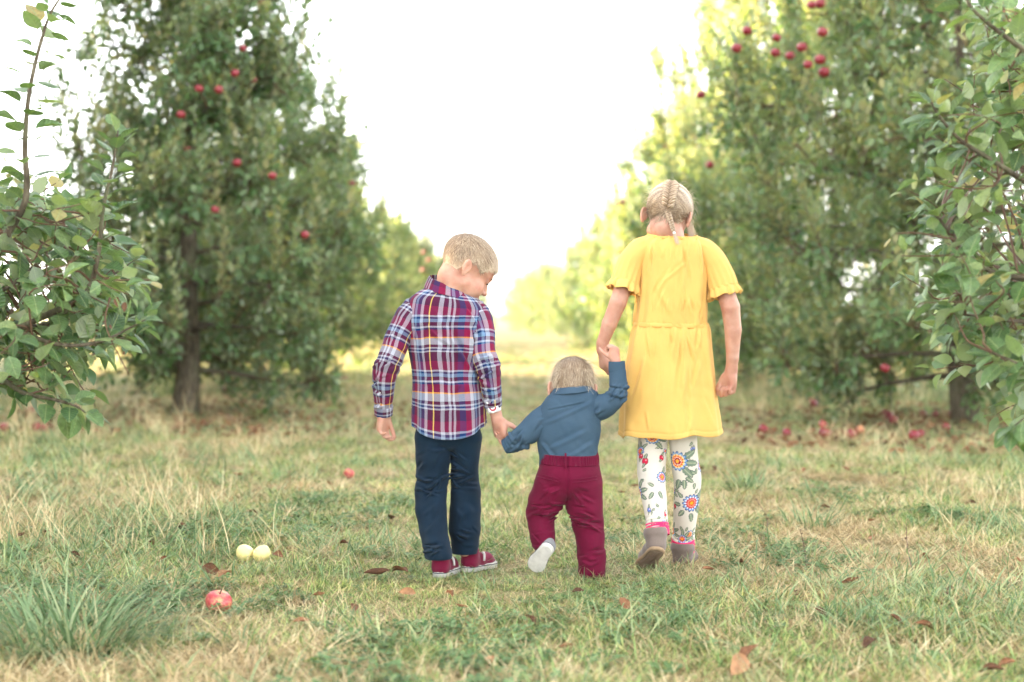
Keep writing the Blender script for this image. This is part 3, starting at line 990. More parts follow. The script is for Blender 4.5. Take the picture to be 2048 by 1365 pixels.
CRAN_C, CRAN_R = np.array([0, -.010, .035]), np.array([.073, .093, .076])
class Head:
    def __init__(self, cranium, M, s):
        self.M, self.s = M, s
        self.o = np.asarray(cranium) - M @ (CRAN_C * s)
    def w(self, *p):
        return self.o + self.M @ (np.array(p) * self.s)
    def loc(self, P):
        return ((P - self.o) @ self.M) / self.s
    def build(self, F, jaw=1.0):
        s, M, w = self.s, self.M, self.w
        E = lambda c, r, k=.012: F.ell(w(*c), np.array(r) * s * np.ones(3), M, k * s)
        C = lambda a, b, ra, rb, k=.01: F.cone(w(*a), w(*b), ra * s, rb * s, k * s)
        E(CRAN_C, CRAN_R)
        E((0, .035, .028), (.061, .053, .056), .02)
        E((0, .030, -.033), (.055, .058, .066), .02)
        C((0, -.022, -.02), (0, -.024, -.06), .047, .042, .03)
        for q in (-1, 1):
            E((q * .031, .054, -.046), (.028, .028, .028), .02)
            C((q * .044, .008, -.056), (q * .012, .064, -.088), .019, .016, .02)
            C((q * .012, .083, .014), (q * .040, .067, .012), .009, .009, .014)
        E((0, .070, -.089), (.020, .017, .015), .015)
        for q in (-1, 1):
            F.cut(w(q * .030, .094, -.003), np.array([.016, .014, .010]) * s, M, .010 * s)
        C((0, .084, .002), (0, .100, -.032), .0065, .0085, .010)
        E((0, .101, -.034), (.009, .009, .008), .006)
        for q in (-1, 1):
            E((q * .0095, .093, -.037), (.007, .008, .0065), .005)
            E((q * .030, .0735, -.003), (.0150, .0120, .0085), .004)
        E((0, .0845, -.061), (.017, .010, .005), .006)
        E((0, .0825, -.071), (.015, .010, .006), .006)
        F.cut(w(0, .096, -.0662), np.array([.018, .010, .0016]) * s, M, .003 * s)
        for q in (-1, 1):                       # ears
            ec = np.array([q * .0745, -.010, -.014])
            ax = unit(np.array([q * .45, -.89, 0.0])); zz = unit(np.array([0, -.18, 1.0]))
            nr = unit(np.cross(ax, zz)) * (1 if q < 0 else -1); nr = nr * (1 if nr[0] * q > 0 else -1)
            Me = M @ np.stack([nr, ax, zz], -1)
            e3 = lambda c, r, k: F.ell(w(*c), np.array(r) * s, Me, k * s)
            pts = [ec + ax * (.013 + .0145 * math.cos(t)) + zz * (.0235 * math.sin(t)) for t in np.radians(np.linspace(-62, 205, 12))]
            F.chain([w(*p) for p in pts], [.0044 * s] * 12, .003 * s)
            e3(ec + ax * .010, (.0052, .0150, .0215), .004)
            e3(ec + ax * .013 - zz * .0225, (.0048, .0085, .0095), .004)
            F.cut(w(*(ec + ax * .0125 + nr * .0075 + zz * .001)), np.array([.0068, .0080, .0125]) * s, Me, .003 * s)

def hand(F, wrist, d, n, handed, s=1.0, curl=(30, 40, 30), curls=None, thumb=(.5, .6, .3), thumb_curl=25, spread=.05, rw=.019):
    """d: wrist to knuckles, n: out of the palm, handed: +1 thumb on d x n side"""
    d = unit(d); n = np.asarray(n, float); n = unit(n - d * (n @ d)); t = np.cross(d, n) * handed
    wrist = np.asarray(wrist, float)
    P = lambda a, b, c: wrist + s * (d * a + t * b + n * c)
    kn = [(.062, .021), (.066, .0065), (.063, -.0075), (.056, -.020)]
    ln = [.054, .060, .055, .044]; rr = [.0074, .0076, .0072, .0064]
    curls = curls or [curl] * 4
    F.cone(P(-.015, 0, 0), P(.008, 0, 0), rw * s * .88, rw * s, .012 * s)
    F.ell(P(.034, .001, .002), np.array([.036, .029, .0125]) * s, np.stack([d, t, n], -1), .012 * s)
    for i in range(4):
        F.cone(P(.008, kn[i][1] * .55, 0), P(kn[i][0], kn[i][1], -.002), .0105 * s, .0088 * s, .010 * s)
    F.ell(P(.026, .018, .008), np.array([.022, .013, .011]) * s, np.stack([d, t, n], -1), .01 * s)
    F.ell(P(.030, -.018, .006), np.array([.025, .011, .010]) * s, np.stack([d, t, n], -1), .01 * s)
    for i in range(4):
        p = P(kn[i][0], kn[i][1], -.001); a = 0
        sp = (1.5 - i) * spread
        r = rr[i] * s
        for j, f in enumerate((.46, .30, .24)):
            a += R(curls[i][j])
            dr = unit(d * math.cos(a) + n * math.sin(a) + t * sp * math.cos(a))
            q = p + dr * ln[i] * f * s
            F.cone(p, q, r, r * .93, .0028 * s if j else .005 * s)
            p = q; r *= .93
    p = P(.012, .016, .006)
    tv = unit(d * thumb[0] + t * thumb[1] + n * thumb[2])
    tn = unit(d * .9 - t * .3 + n * .35)
    r = .0098 * s
    for j, L in enumerate((.034, .026, .021)):
        q = p + tv * L * s
        F.cone(p, q, r, r * .9, .006 * s if j == 0 else .003 * s)
        p = q; r *= .9
        tv = unit(tv + tn * math.tan(R(thumb_curl)) * .7)

# ---------------------------------------------------------------- garments
def loft(ctrl, nu, nv, disp=None, ucirc=None, power=2.0, hem=None, u0=0.0, uvwarp=0.0):
    """ctrl rows: centre(3), half axis A(3), half axis B(3). returns V, Q, uv, (theta, v)"""
    K = catmull(np.array([np.concatenate(r) for r in ctrl]), nv)
    th = np.linspace(0, 2 * PI, nu + 1)
    c, s = np.cos(th), np.sin(th)
    if power != 2.0:
        c = np.sign(c) * np.abs(c) ** (2 / power); s = np.sign(s) * np.abs(s) ** (2 / power)
    C, A, B = K[:, None, 0:3], K[:, None, 3:6], K[:, None, 6:9]
    P = C + A * c[None, :, None] + B * s[None, :, None]
    TH = np.broadcast_to(th, P.shape[:2]); VV = np.broadcast_to(np.linspace(0, 1, nv)[:, None], P.shape[:2])
    if hem is not None:
        P = P + hem(TH, VV, P)
    seg = np.linalg.norm(np.diff(K[:, 0:3], axis=0), axis=1)
    vl = np.concatenate([[0], np.cumsum(seg)])
    if ucirc is None:
        ra = np.linalg.norm(K[:, 3:6], axis=1).mean(); rb = np.linalg.norm(K[:, 6:9], axis=1).mean()
        ucirc = PI * (3 * (ra + rb) - math.sqrt((3 * ra + rb) * (ra + 3 * rb)))
    if disp is not None:
        du = np.gradient(P, axis=1); dv = np.gradient(P, axis=0)
        du[:, 0] = du[:, -1] = (P[:, 1] - P[:, -2]) / 2
        Nn = unit(np.cross(du, dv))
        Nn *= np.sign(np.sum(Nn * (P - C), -1).mean())
        P = P + Nn * disp(TH, VV, P)[..., None]
    P[:, -1] = P[:, 0]
    uv = np.stack([u0 + TH / (2 * PI) * ucirc, np.broadcast_to(vl[:, None], TH.shape)], -1)
    if uvwarp:
        uv = uv + uvwarp * np.stack([wrinkle(P, 26, 91) + .5 * wrinkle(P, 60, 93), wrinkle(P, 26, 92) + .5 * wrinkle(P, 60, 94)], -1)
    m = nu + 1
    i = np.arange(nv - 1)[:, None] * m; j = np.arange(nu)[None, :]
    Q = np.stack([i + j, i + m + j, i + m + j + 1, i + j + 1], -1).reshape(-1, 4)
    return P.reshape(-1, 3), Q, uv.reshape(-1, 2), (TH, VV)

def path_ctrl(pts, rad, flat=None):
    """control rows of a sleeve or leg along a path; A lies across the picture plane as far as it can"""
    P = np.array(pts, float); T = unit(np.gradient(P, axis=0))
    rows = []
    for i in range(len(P)):
        B = np.array([0, 1.0, 0]); B = unit(B - T[i] * (B @ T[i])); A = np.cross(B, T[i])
        r = rad[i]; fb = 1.0 if flat is None else flat[i]
        rows.append((P[i], A * r, B * r * fb))
    return rows

def crease(P, a, b, w, amp, fade=.25):
    """a pulled fold: ridge beside valley along the line a-b, on the side of the cloth facing the viewer"""
    a, b = np.asarray(a, float), np.asarray(b, float)
    d = (b - a)[[0, 2]]; L = math.hypot(*d); d = d / L; nrm = np.array([-d[1], d[0]])
    X = P[..., 0] - a[0]; Z = P[..., 2] - a[2]
    t = (X * d[0] + Z * d[1]) / L; s = X * nrm[0] + Z * nrm[1]
    f = np.clip(np.minimum(t, 1 - t) / fade, 0, 1); f = f * f * (3 - 2 * f)
    near = np.clip((max(a[1], b[1]) + .05 - P[..., 1]) / .05, 0, 1)
    return amp * f * near * (np.exp(-(s / w) ** 2) - .8 * np.exp(-((s - 1.6 * w) / (1.1 * w)) ** 2))

def crease_set(seed, q, zones):
    """short irregular folds: zones of (px, py, spread x, spread y, count, mean angle, spread of angle, length px, width, depth)"""
    rng = np.random.default_rng(seed); out = []
    for (px, py, sx, sy, n, am, asd, Lp, w, amp) in zones:
        for k in range(n):
            x, y = px + rng.uniform(-sx, sx), py + rng.uniform(-sy, sy)
            a = R(rng.normal(am, asd)); L = Lp * rng.uniform(.6, 1.3) / 2
            out.append((q(x - L * math.cos(a), y + L * math.sin(a)), q(x + L * math.cos(a), y - L * math.sin(a)), w * rng.uniform(.6, 1.2), 1.6 * amp * rng.uniform(.5, 1.2) * rng.choice([1, 1, -.6])))
    def f(P):
        d = 0
        for (a, b, w, am) in out:
            d = d + crease(P, a, b, w, am, .45)
        return d
    return f

def wrinkle(P, freq, seed, stretch=(1, 1, 1), n=7):
    """gentle random cloth ripples, -1..1"""
    rng = np.random.default_rng(seed)
    Pp = P * np.asarray(stretch)
    wv = np.stack([np.sin(Pp @ rng.normal(0, 1, 3) * freq * .6 + rng.random() * 6) for _ in range(3)], -1) * (.5 / freq * 2)
    Pp = Pp + wv
    o = 0
    for k in range(n):
        kk = rng.normal(0, 1, 3); kk = kk / np.linalg.norm(kk) * freq * rng.uniform(.6, 1.6)
        o = o + np.sin(Pp @ kk + rng.random() * 6.28)
    o = o / math.sqrt(n)
    return np.tanh(o * 1.1)

def solid(o, t=.002, off=-1):
    m = o.modifiers.new('thickness', 'SOLIDIFY'); m.thickness = t; m.offset = off
    return o

def cloth_obj(name, ctrl, nu, nv, mat, parent, disp=None, thick=.0018, cols=None, **kw):
    V, Q, uv, _ = loft(ctrl, nu, nv, disp, **kw)
    o = add(name, make_mesh(name, V, Q, mat, uv=uv, cols=cols(V, uv) if cols else None), parent)
    if thick: solid(o, thick)
    return o

def field_obj(name, F, mat, parent, it=1):
    V, Q = F.surface(); V = relax(V, Q, it)
    return add(name, make_mesh(name, V, Q, mat), parent)

# ---------------------------------------------------------------- hair
def strands(P0, D0, L, seg, w, project=None, bend=None, Nrm=None):
    """flat ribbons; project(p, t) keeps them on the scalp, bend adds a pull"""
    n = len(P0); P = [P0]; D = unit(D0); p = P0.copy()
    for k in range(seg):
        p = p + D * (L / seg)[:, None]
        if project is not None:
            p = project(p, (k + 1) / seg)
        if bend is not None:
            D = unit(D + bend(p, (k + 1) / seg))
        P.append(p)
    P = np.stack(P, 1)
    T = unit(np.gradient(P, axis=1))
    nr = Nrm[:, None, :] if Nrm is not None else np.array([0, -1.0, 0])
    S = unit(np.cross(T, nr))
    tw = w * np.linspace(1, .35, seg + 1)
    A = P + S * tw[None, :, None] / 2; B = P - S * tw[None, :, None] / 2
    V = np.stack([A, B], 2).reshape(n, -1, 3)
    m = 2 * (seg + 1)
    q = np.array([(2 * i, 2 * i + 1, 2 * i + 3, 2 * i + 2) for i in range(seg)])
    Q = (q[None] + (np.arange(n) * m)[:, None, None]).reshape(-1, 4)
    return V.reshape(-1, 3), Q, m

def scalp_cap(hd, line, off=.004, h=.0035):
    """skin of hair over the cranium above the hairline"""
    s = hd.s
    F = Field(hd.w(*CRAN_C) - .13 * s, hd.w(*CRAN_C) + .13 * s, h)
    F.ell(hd.w(*CRAN_C), (CRAN_R + off) * s, hd.M)
    F.ell(hd.w(0, .035, .028), (np.array([.061, .053, .056]) + off) * s, hd.M, .02 * s)
    F.cone(hd.w(0, -.022, -.02), hd.w(0, -.024, -.06), (.047 + off * .6) * s, (.042 + off * .4) * s, .03 * s)
    V, Q = F.surface(); V = relax(V, Q, 2)
    loc = hd.loc(V)
    ok = line(loc) > 0
    Q = Q[ok[Q].all(1)]
    used = np.unique(Q); mp = np.full(len(V), -1); mp[used] = np.arange(len(used))
    return V[used], mp[Q]
# ================================================================ cloth and skin
def weave_bump(nt, b, scale=900, strength=.25, extra=None):
    tc = N_(nt, 'TexCoord')
    n = noise(nt, tc.outputs['Object'], scale, 2, .6)
    bump(nt, b, n.outputs[0], strength, .0006)

def fabric(name, color, var=.12, rough=.85, sheen=.15, weave=700, spec=.15):
    m, nt, out = mat_new(name)
    tc = N_(nt, 'TexCoord')
    n1 = noise(nt, tc.outputs['Object'], 9, 4)
    n2 = noise(nt, tc.outputs['Object'], weave, 2)
    d = tuple(c * (1 - var * 1.6) for c in color); l = tuple(min(1, c * (1 + var)) for c in color)
    r1 = ramp(nt, [(.3, d), (.7, l)], n1.outputs[0])
    c = mixc(nt, .18, r1.outputs[0], ramp(nt, [(.35, tuple(x * .6 for x in color)), (.65, tuple(min(1, x * 1.4) for x in color))], n2.outputs[0]).outputs[0])
    b = bsdf(nt, out, c, rough, spec)
    b.inputs['Sheen Weight'].default_value = sheen
    bump(nt, b, n2.outputs[0], .2, .0006)
    return m

def plaid():
    m, nt, out = mat_new('plaid_cotton')
    uv = N_(nt, 'UVMap', uv_map='UVMap')
    sx = N_(nt, 'SeparateXYZ'); nt.links.new(uv.outputs[0], sx.inputs[0])
    Wt, NV, LB, MR, CR, YE, OR = (.35, .36, .42), (.005, .025, .105), (.14, .235, .37), (.062, .008, .034), (.185, .006, .042), (.75, .55, .12), (.75, .33, .05)
    def fr(sock, per, off):
        a = N_(nt, 'Math', operation='MULTIPLY_ADD'); a.inputs[1].default_value = 1 / per; a.inputs[2].default_value = off
        nt.links.new(sock, a.inputs[0])
        f = N_(nt, 'Math', operation='FRACT'); nt.links.new(a.outputs[0], f.inputs[0])
        return f.outputs[0]
    warp = ramp(nt, [(0, Wt), (.04, NV), (.06, LB), (.11, NV), (.18, Wt), (.235, MR), (.335, YE), (.352, MR), (.47, Wt), (.535, MR), (.585, Wt), (.62, MR), (.65, Wt), (.685, MR), (.75, NV), (.86, CR), (.965, Wt)], fr(sx.outputs[0], .200, .0), 'CONSTANT')
    weft = ramp(nt, [(0, OR), (.022, Wt), (.14, MR), (.19, Wt), (.215, NV), (.25, Wt), (.275, MR), (.44, CR), (.59, Wt), (.625, NV), (.66, LB), (.72, MR), (.79, Wt), (.825, NV), (.86, CR)], fr(sx.outputs[1], .197, .08), 'CONSTANT')
    # twill: the crossing threads alternate finely
    tw = N_(nt, 'TexNoise'); tw.inputs['Scale'].default_value = 700
    nt.links.new(uv.outputs[0], tw.inputs['Vector'])
    tr = ramp(nt, [(.4, (.38, .38, .38)), (.6, (.62, .62, .62))], tw.outputs[0])
    c = mixc(nt, tr.outputs[0], warp.outputs[0], weft.outputs[0])
    b = bsdf(nt, out, c, .85, .15)
    b.inputs['Sheen Weight'].default_value = .1
    bump(nt, b, tw.outputs[0], .15, .0006)
    return m
M_plaid = plaid()

def chambray():
    m, nt, out = mat_new('chambray')
    uv = N_(nt, 'UVMap', uv_map='UVMap')
    mp = N_(nt, 'Mapping'); mp.inputs['Scale'].default_value = (1100, 420, 1)
    nt.links.new(uv.outputs[0], mp.inputs[0])
    n = noise(nt, mp.outputs[0], 1.0, 2, .6)
    tc = N_(nt, 'TexCoord'); n2 = noise(nt, tc.outputs['Object'], 14, 4)
    c = ramp(nt, [(.32, (.014, .036, .064)), (.5, (.034, .068, .110)), (.68, (.085, .135, .19))], n.outputs[0])
    c2 = mixc(nt, ramp(nt, [(.35, (.0, .0, .0)), (.7, (.35, .35, .35))], n2.outputs[0]).outputs[0], c.outputs[0], (.07, .11, .155))
    b = bsdf(nt, out, c2, .85, .15)
    bump(nt, b, n.outputs[0], .2, .0006)
    return m
M_chambray = chambray()
M_navy = fabric('navy_twill', (.005, .017, .035), .25, .8, .05)
M_maroon = fabric('maroon_twill', (.115, .003, .024), .15, .85, .05)
M_yellow = fabric('yellow_jersey', (.68, .410, .120), .06, .85, .1, 900)
M_suede = fabric('taupe_suede', (.17, .132, .115), .2, .95, .25, 350)
M_pink = fabric('pink_sock', (.72, .03, .13), .1)
M_canvas = fabric('maroon_canvas', (.16, .008, .035), .15)
M_greycanvas = fabric('grey_canvas', (.24, .24, .25), .15)
M_rubber = fabric('white_rubber', (.52, .50, .47), .14, .6, 0, 60, .35)
M_crepe = fabric('crepe_sole', (.30, .21, .13), .18, .8, 0, 120)
M_tread = fabric('worn_sole', (.17, .12, .085), .25, .85, 0, 150)
M_button = fabric('white_button', (.75, .73, .68), .03, .35, 0, 100, .5)
M_navyline = fabric('navy_line', (.02, .025, .05), .1)
M_brown = fabric('brown_sole', (.25, .16, .09), .2)

def skin_mat():
    m, nt, out = mat_new('skin')
    tc = N_(nt, 'TexCoord')
    n1 = noise(nt, tc.outputs['Object'], 14, 4)
    n2 = noise(nt, tc.outputs['Object'], 240, 2)
    n3 = noise(nt, tc.outputs['Object'], 55, 3)
    c0 = ramp(nt, [(.3, (.40, .180, .125)), (.5, (.50, .270, .195)), (.72, (.56, .335, .255))], n1.outputs[0])
    c1 = mixc(nt, ramp(nt, [(.45, (0, 0, 0)), (.75, (.45, .45, .45))], n3.outputs[0]).outputs[0], c0.outputs[0], (.46, .19, .14))
    c = N_(nt, 'Gamma'); c.inputs[1].default_value = 1.0; nt.links.new(c1, c.inputs[0])
    b = bsdf(nt, out, c.outputs[0], .5, .35)
    b.inputs['Subsurface Weight'].default_value = .25
    b.inputs['Subsurface Radius'].default_value = (.012, .005, .003)
    b.inputs['Subsurface Scale'].default_value = .6
    bump(nt, b, n2.outputs[0], .12, .0008)
    return m
M_skin = skin_mat()

def hair_mat(name, stops, rough=.42):
    m, nt, out = mat_new(name)
    at = N_(nt, 'Attribute', attribute_name='rnd')
    rp = ramp(nt, [(p * .84, c) for p, c in stops] + [(.9, (.36, .22, .15)), (1.0, (.50, .28, .20))], at.outputs['Fac'])
    b = bsdf(nt, out, rp.outputs[0], rough, .4)
    return m
M_hair_boy = hair_mat('short_blond_hair', [(0, (.15, .10, .062)), (.5, (.40, .285, .19)), (1, (.68, .55, .40))])
M_hair_tod = hair_mat('wispy_blond_hair', [(0, (.16, .105, .065)), (.5, (.40, .285, .19)), (1, (.70, .58, .43))])
M_hair_girl = hair_mat('braided_blond_hair', [(0, (.12, .075, .045)), (.5, (.34, .24, .155)), (1, (.66, .55, .42))])
M_eye = fabric('eye_dark', (.03, .025, .02), .1, .15, 0, 50, .5)
M_lash = fabric('lash_brown', (.10, .06, .04), .1)
M_lip = fabric('lip', (.50, .20, .17), .1, .4)
M_watch = fabric('white_plastic', (.80, .80, .82), .02, .3, 0, 40, .5)
M_watchred = fabric('red_plastic', (.35, .02, .04), .05, .3, 0, 40, .5)
M_elastic = fabric('hair_elastic', (.80, .82, .85), .03, .4, 0, 60, .5)
M_gold = fabric('gold_stud', (.80, .58, .18), .05, .25, 0, 40, .6)
# ================================================================ shoes, hair helpers
def sole_outline(L, w, n=40):
    """footprint points (x, y) round a shoe of length L and ball width w"""
    y = 0.5 - .5 * np.cos(np.linspace(0, PI, n // 2))
    hw = np.interp(y, [0, .03, .1, .25, .42, .68, .82, .92, .97, 1.0], np.array([0, .45, .70, .76, .72, .97, .96, .72, .48, 0]) * w / 2)
    cx = np.interp(y, [0, .4, .75, 1], [0, 0, .004, .006])
    return np.concatenate([np.stack([cx + hw, y * L], -1), np.stack([cx - hw, y * L], -1)[::-1][1:-1]])

def slab(outline, z0, z1, M, o, bev=.003, grow=0.0):
    """closed slab over an outline with rounded rims"""
    c = outline.mean(0)
    def ring(z, inset):
        d = outline - c
        ln = np.linalg.norm(d, axis=1, keepdims=True)
        q = c + d * (1 - (inset - grow) / np.maximum(ln, .01))
        return np.concatenate([q, np.full((len(q), 1), z)], 1)
    rs = [ring(z0, bev * 2), ring(z0 + bev * .3, bev * .5), ring(z0 + bev, 0), ring(z1 - bev, 0), ring(z1 - bev * .3, bev * .5), ring(z1, bev * 2)]
    n = len(outline); V = np.concatenate(rs + [np.array([[c[0], c[1], z0]]), np.array([[c[0], c[1], z1]])])
    i = np.arange(5)[:, None] * n; j = np.arange(n)[None]; j2 = (j + 1) % n
    Q = np.stack([i + j, i + j2, i + n + j2, i + n + j], -1).reshape(-1, 4)
    jj = np.arange(n)
    T = np.concatenate([np.stack([np.full(n, 6 * n), (jj + 1) % n, jj], -1), np.stack([np.full(n, 6 * n + 1), 5 * n + jj, 5 * n + (jj + 1) % n], -1)])
    return o + V @ M.T, T, Q

def make_shoe(name, parent, o, M, L, w, th, upper_mat, sole_mat, tread_mat, shaft=.05, shaft_r=.034, shaft_dir=None, line=True, bars=0):
    o = np.asarray(o, float)
    wl_ = lambda x, y, z: o + M @ np.array([x, y, z])
    F = Field(np.min([wl_(x, y, z) for x in (-w, w) for y in (-.02, L + .02) for z in (0, .15)], 0) - .02,
              np.max([wl_(x, y, z) for x in (-w, w) for y in (-.02, L + .02) for z in (0, .15)], 0) + .02, .003)
    r = w * .40
    F.cone(wl_(0, r * .95, r * .7 + th * .5), wl_(0, L * .45, r * .8 + th * .5), r, r * 1.02, .01)
    F.cone(wl_(.002, L * .45, r * .8 + th * .5), wl_(.004, L * .72, r * .62 + th * .5), r * 1.02, r * 1.05, .01)
    F.cone(wl_(.004, L * .70, r * .55 + th * .5), wl_(.006, L * .86, r * .35 + th * .5), r * 1.08, r * .75, .01)
    sd = np.array([0, 0, 1.0]) if shaft_dir is None else np.linalg.inv(M) @ unit(shaft_dir)
    b = np.array([0, r * 1.15, r + th * .5])
    F.cone(wl_(*b), wl_(*(b + sd * shaft)), r * 1.06, shaft_r, .015)
    top = b + sd * shaft
    sw = M @ sd; s1 = unit(np.cross(sw, [0.0, 1.0, .13])); M2 = np.stack([s1, np.cross(sw, s1), sw], -1)
    F.cut(wl_(*(top + sd * shaft_r * .86)), np.array([shaft_r * .93, shaft_r * .93, shaft_r * .75]), M2, .003)
    F.cut(wl_(0, L * .5, -.25 + th * .6), np.array([.6, .6, .25]), M, .001)
    up = field_obj(name, F, upper_mat, parent, 1)
    ol = sole_outline(L, w)
    V, T, Q = slab(ol, 0.0, th, M, o, .004, .002)
    so = add('sole', make_mesh('sole', V, [T, Q], sole_mat), up)
    V, T, Q = slab(ol, -.0016, .003, M, o, .001, -.004)
    add('tread', make_mesh('tread', V, [T, Q], tread_mat), up)
    if line:
        V, T, Q = slab(ol, th * .68, th * .80, M, o, .0005, .0032)
        add('sole_stripe', make_mesh('sole_stripe', V, [T, Q], M_navyline), up)
    if bars:
        g = Geo()
        for k in range(bars):
            y = L * (.10 + .82 * k / (bars - 1))
            hw = np.interp(y / L, [0, .1, .25, .42, .68, .82, .95], np.array([.3, .66, .72, .66, .92, .88, .45]) * w / 2) - .004
            C = np.array([[x, y + d, z] for z in (-.0045, 0) for d in (-L * .014, L * .014) for x in (-hw, hw)])
            g.add(o + C @ M.T, None, [(0, 2, 3, 1), (4, 5, 7, 6), (0, 1, 5, 4), (2, 6, 7, 3), (0, 4, 6, 2), (1, 3, 7, 5)])
        add('tread_ridges', g.mesh('tread_ridges', tread_mat, False), up)
    return up

def disc(c, n, r, t, seg=14):
    """thin round disc facing n"""
    n = unit(n)
    a = np.cross(n, [0, 0, 1.0]); a = unit(a) if np.linalg.norm(a) > .1 else np.array([1.0, 0, 0]); b = np.cross(n, a)
    th = np.arange(seg) / seg * 2 * PI
    ring = lambda rr, z: c + n * z + rr * (np.cos(th)[:, None] * a + np.sin(th)[:, None] * b)
    V = np.concatenate([ring(r, 0), ring(r, t * .7), ring(r * .85, t), [c + n * t]])
    s = seg; j = np.arange(s); j2 = (j + 1) % s
    Q = np.concatenate([np.stack([j, j2, s + j2, s + j], -1), np.stack([s + j, s + j2, 2 * s + j2, 2 * s + j], -1)])
    T = np.stack([2 * s + j, 2 * s + j2, np.full(s, 3 * s)], -1)
    return V, T, Q

def hair_object(parent, hd, V, Q, mat, groups, seed, capval=.35):
    """cap skin and the strands growing out of it as one mesh"""
    rng = np.random.default_rng(seed)
    g = Geo(); g.add(V, None, Q, capval)
    for (V2, Q2, m, rv) in groups:
        g.add(V2, None, Q2, np.repeat(np.clip(rv, 0, 1) * .84, m))
    return add('hair', g.mesh('hair', mat), parent)

def eye_pair(parent, hd, closed=False):
    for q in (-1, 1):
        F = Field(hd.w(q * .030, .076, -.004) - .02, hd.w(q * .030, .076, -.004) + .02, .002)
        F.ell(hd.w(q * .030, .0765, -.006), np.array([.0105, .0105, .0065]) * hd.s, hd.M, 0)
        e = field_obj('eye', F, M_eye, parent, 1)
        pts = [hd.w(q * (.030 + x), .0862 - 18 * x * x - (.1 * max(0, x)), .0005 - 10 * x * x) for x in np.linspace(-.013, .015, 6)]
        V, T, Q = tube_np(pts, .0011 * hd.s, 5); add('eyelash', make_mesh('eyelash', V, [T, Q], M_lash), parent)
        pts = [hd.w(q * (.029 + x), .0900 - 14 * x * x - .25 * max(0, x), .0165 - 9 * x * x) for x in np.linspace(-.015, .016, 6)]
        V, T, Q = tube_np(pts, .0014 * hd.s, 5); add('eyebrow', make_mesh('eyebrow', V, [T, Q], M_hair_boy), parent)
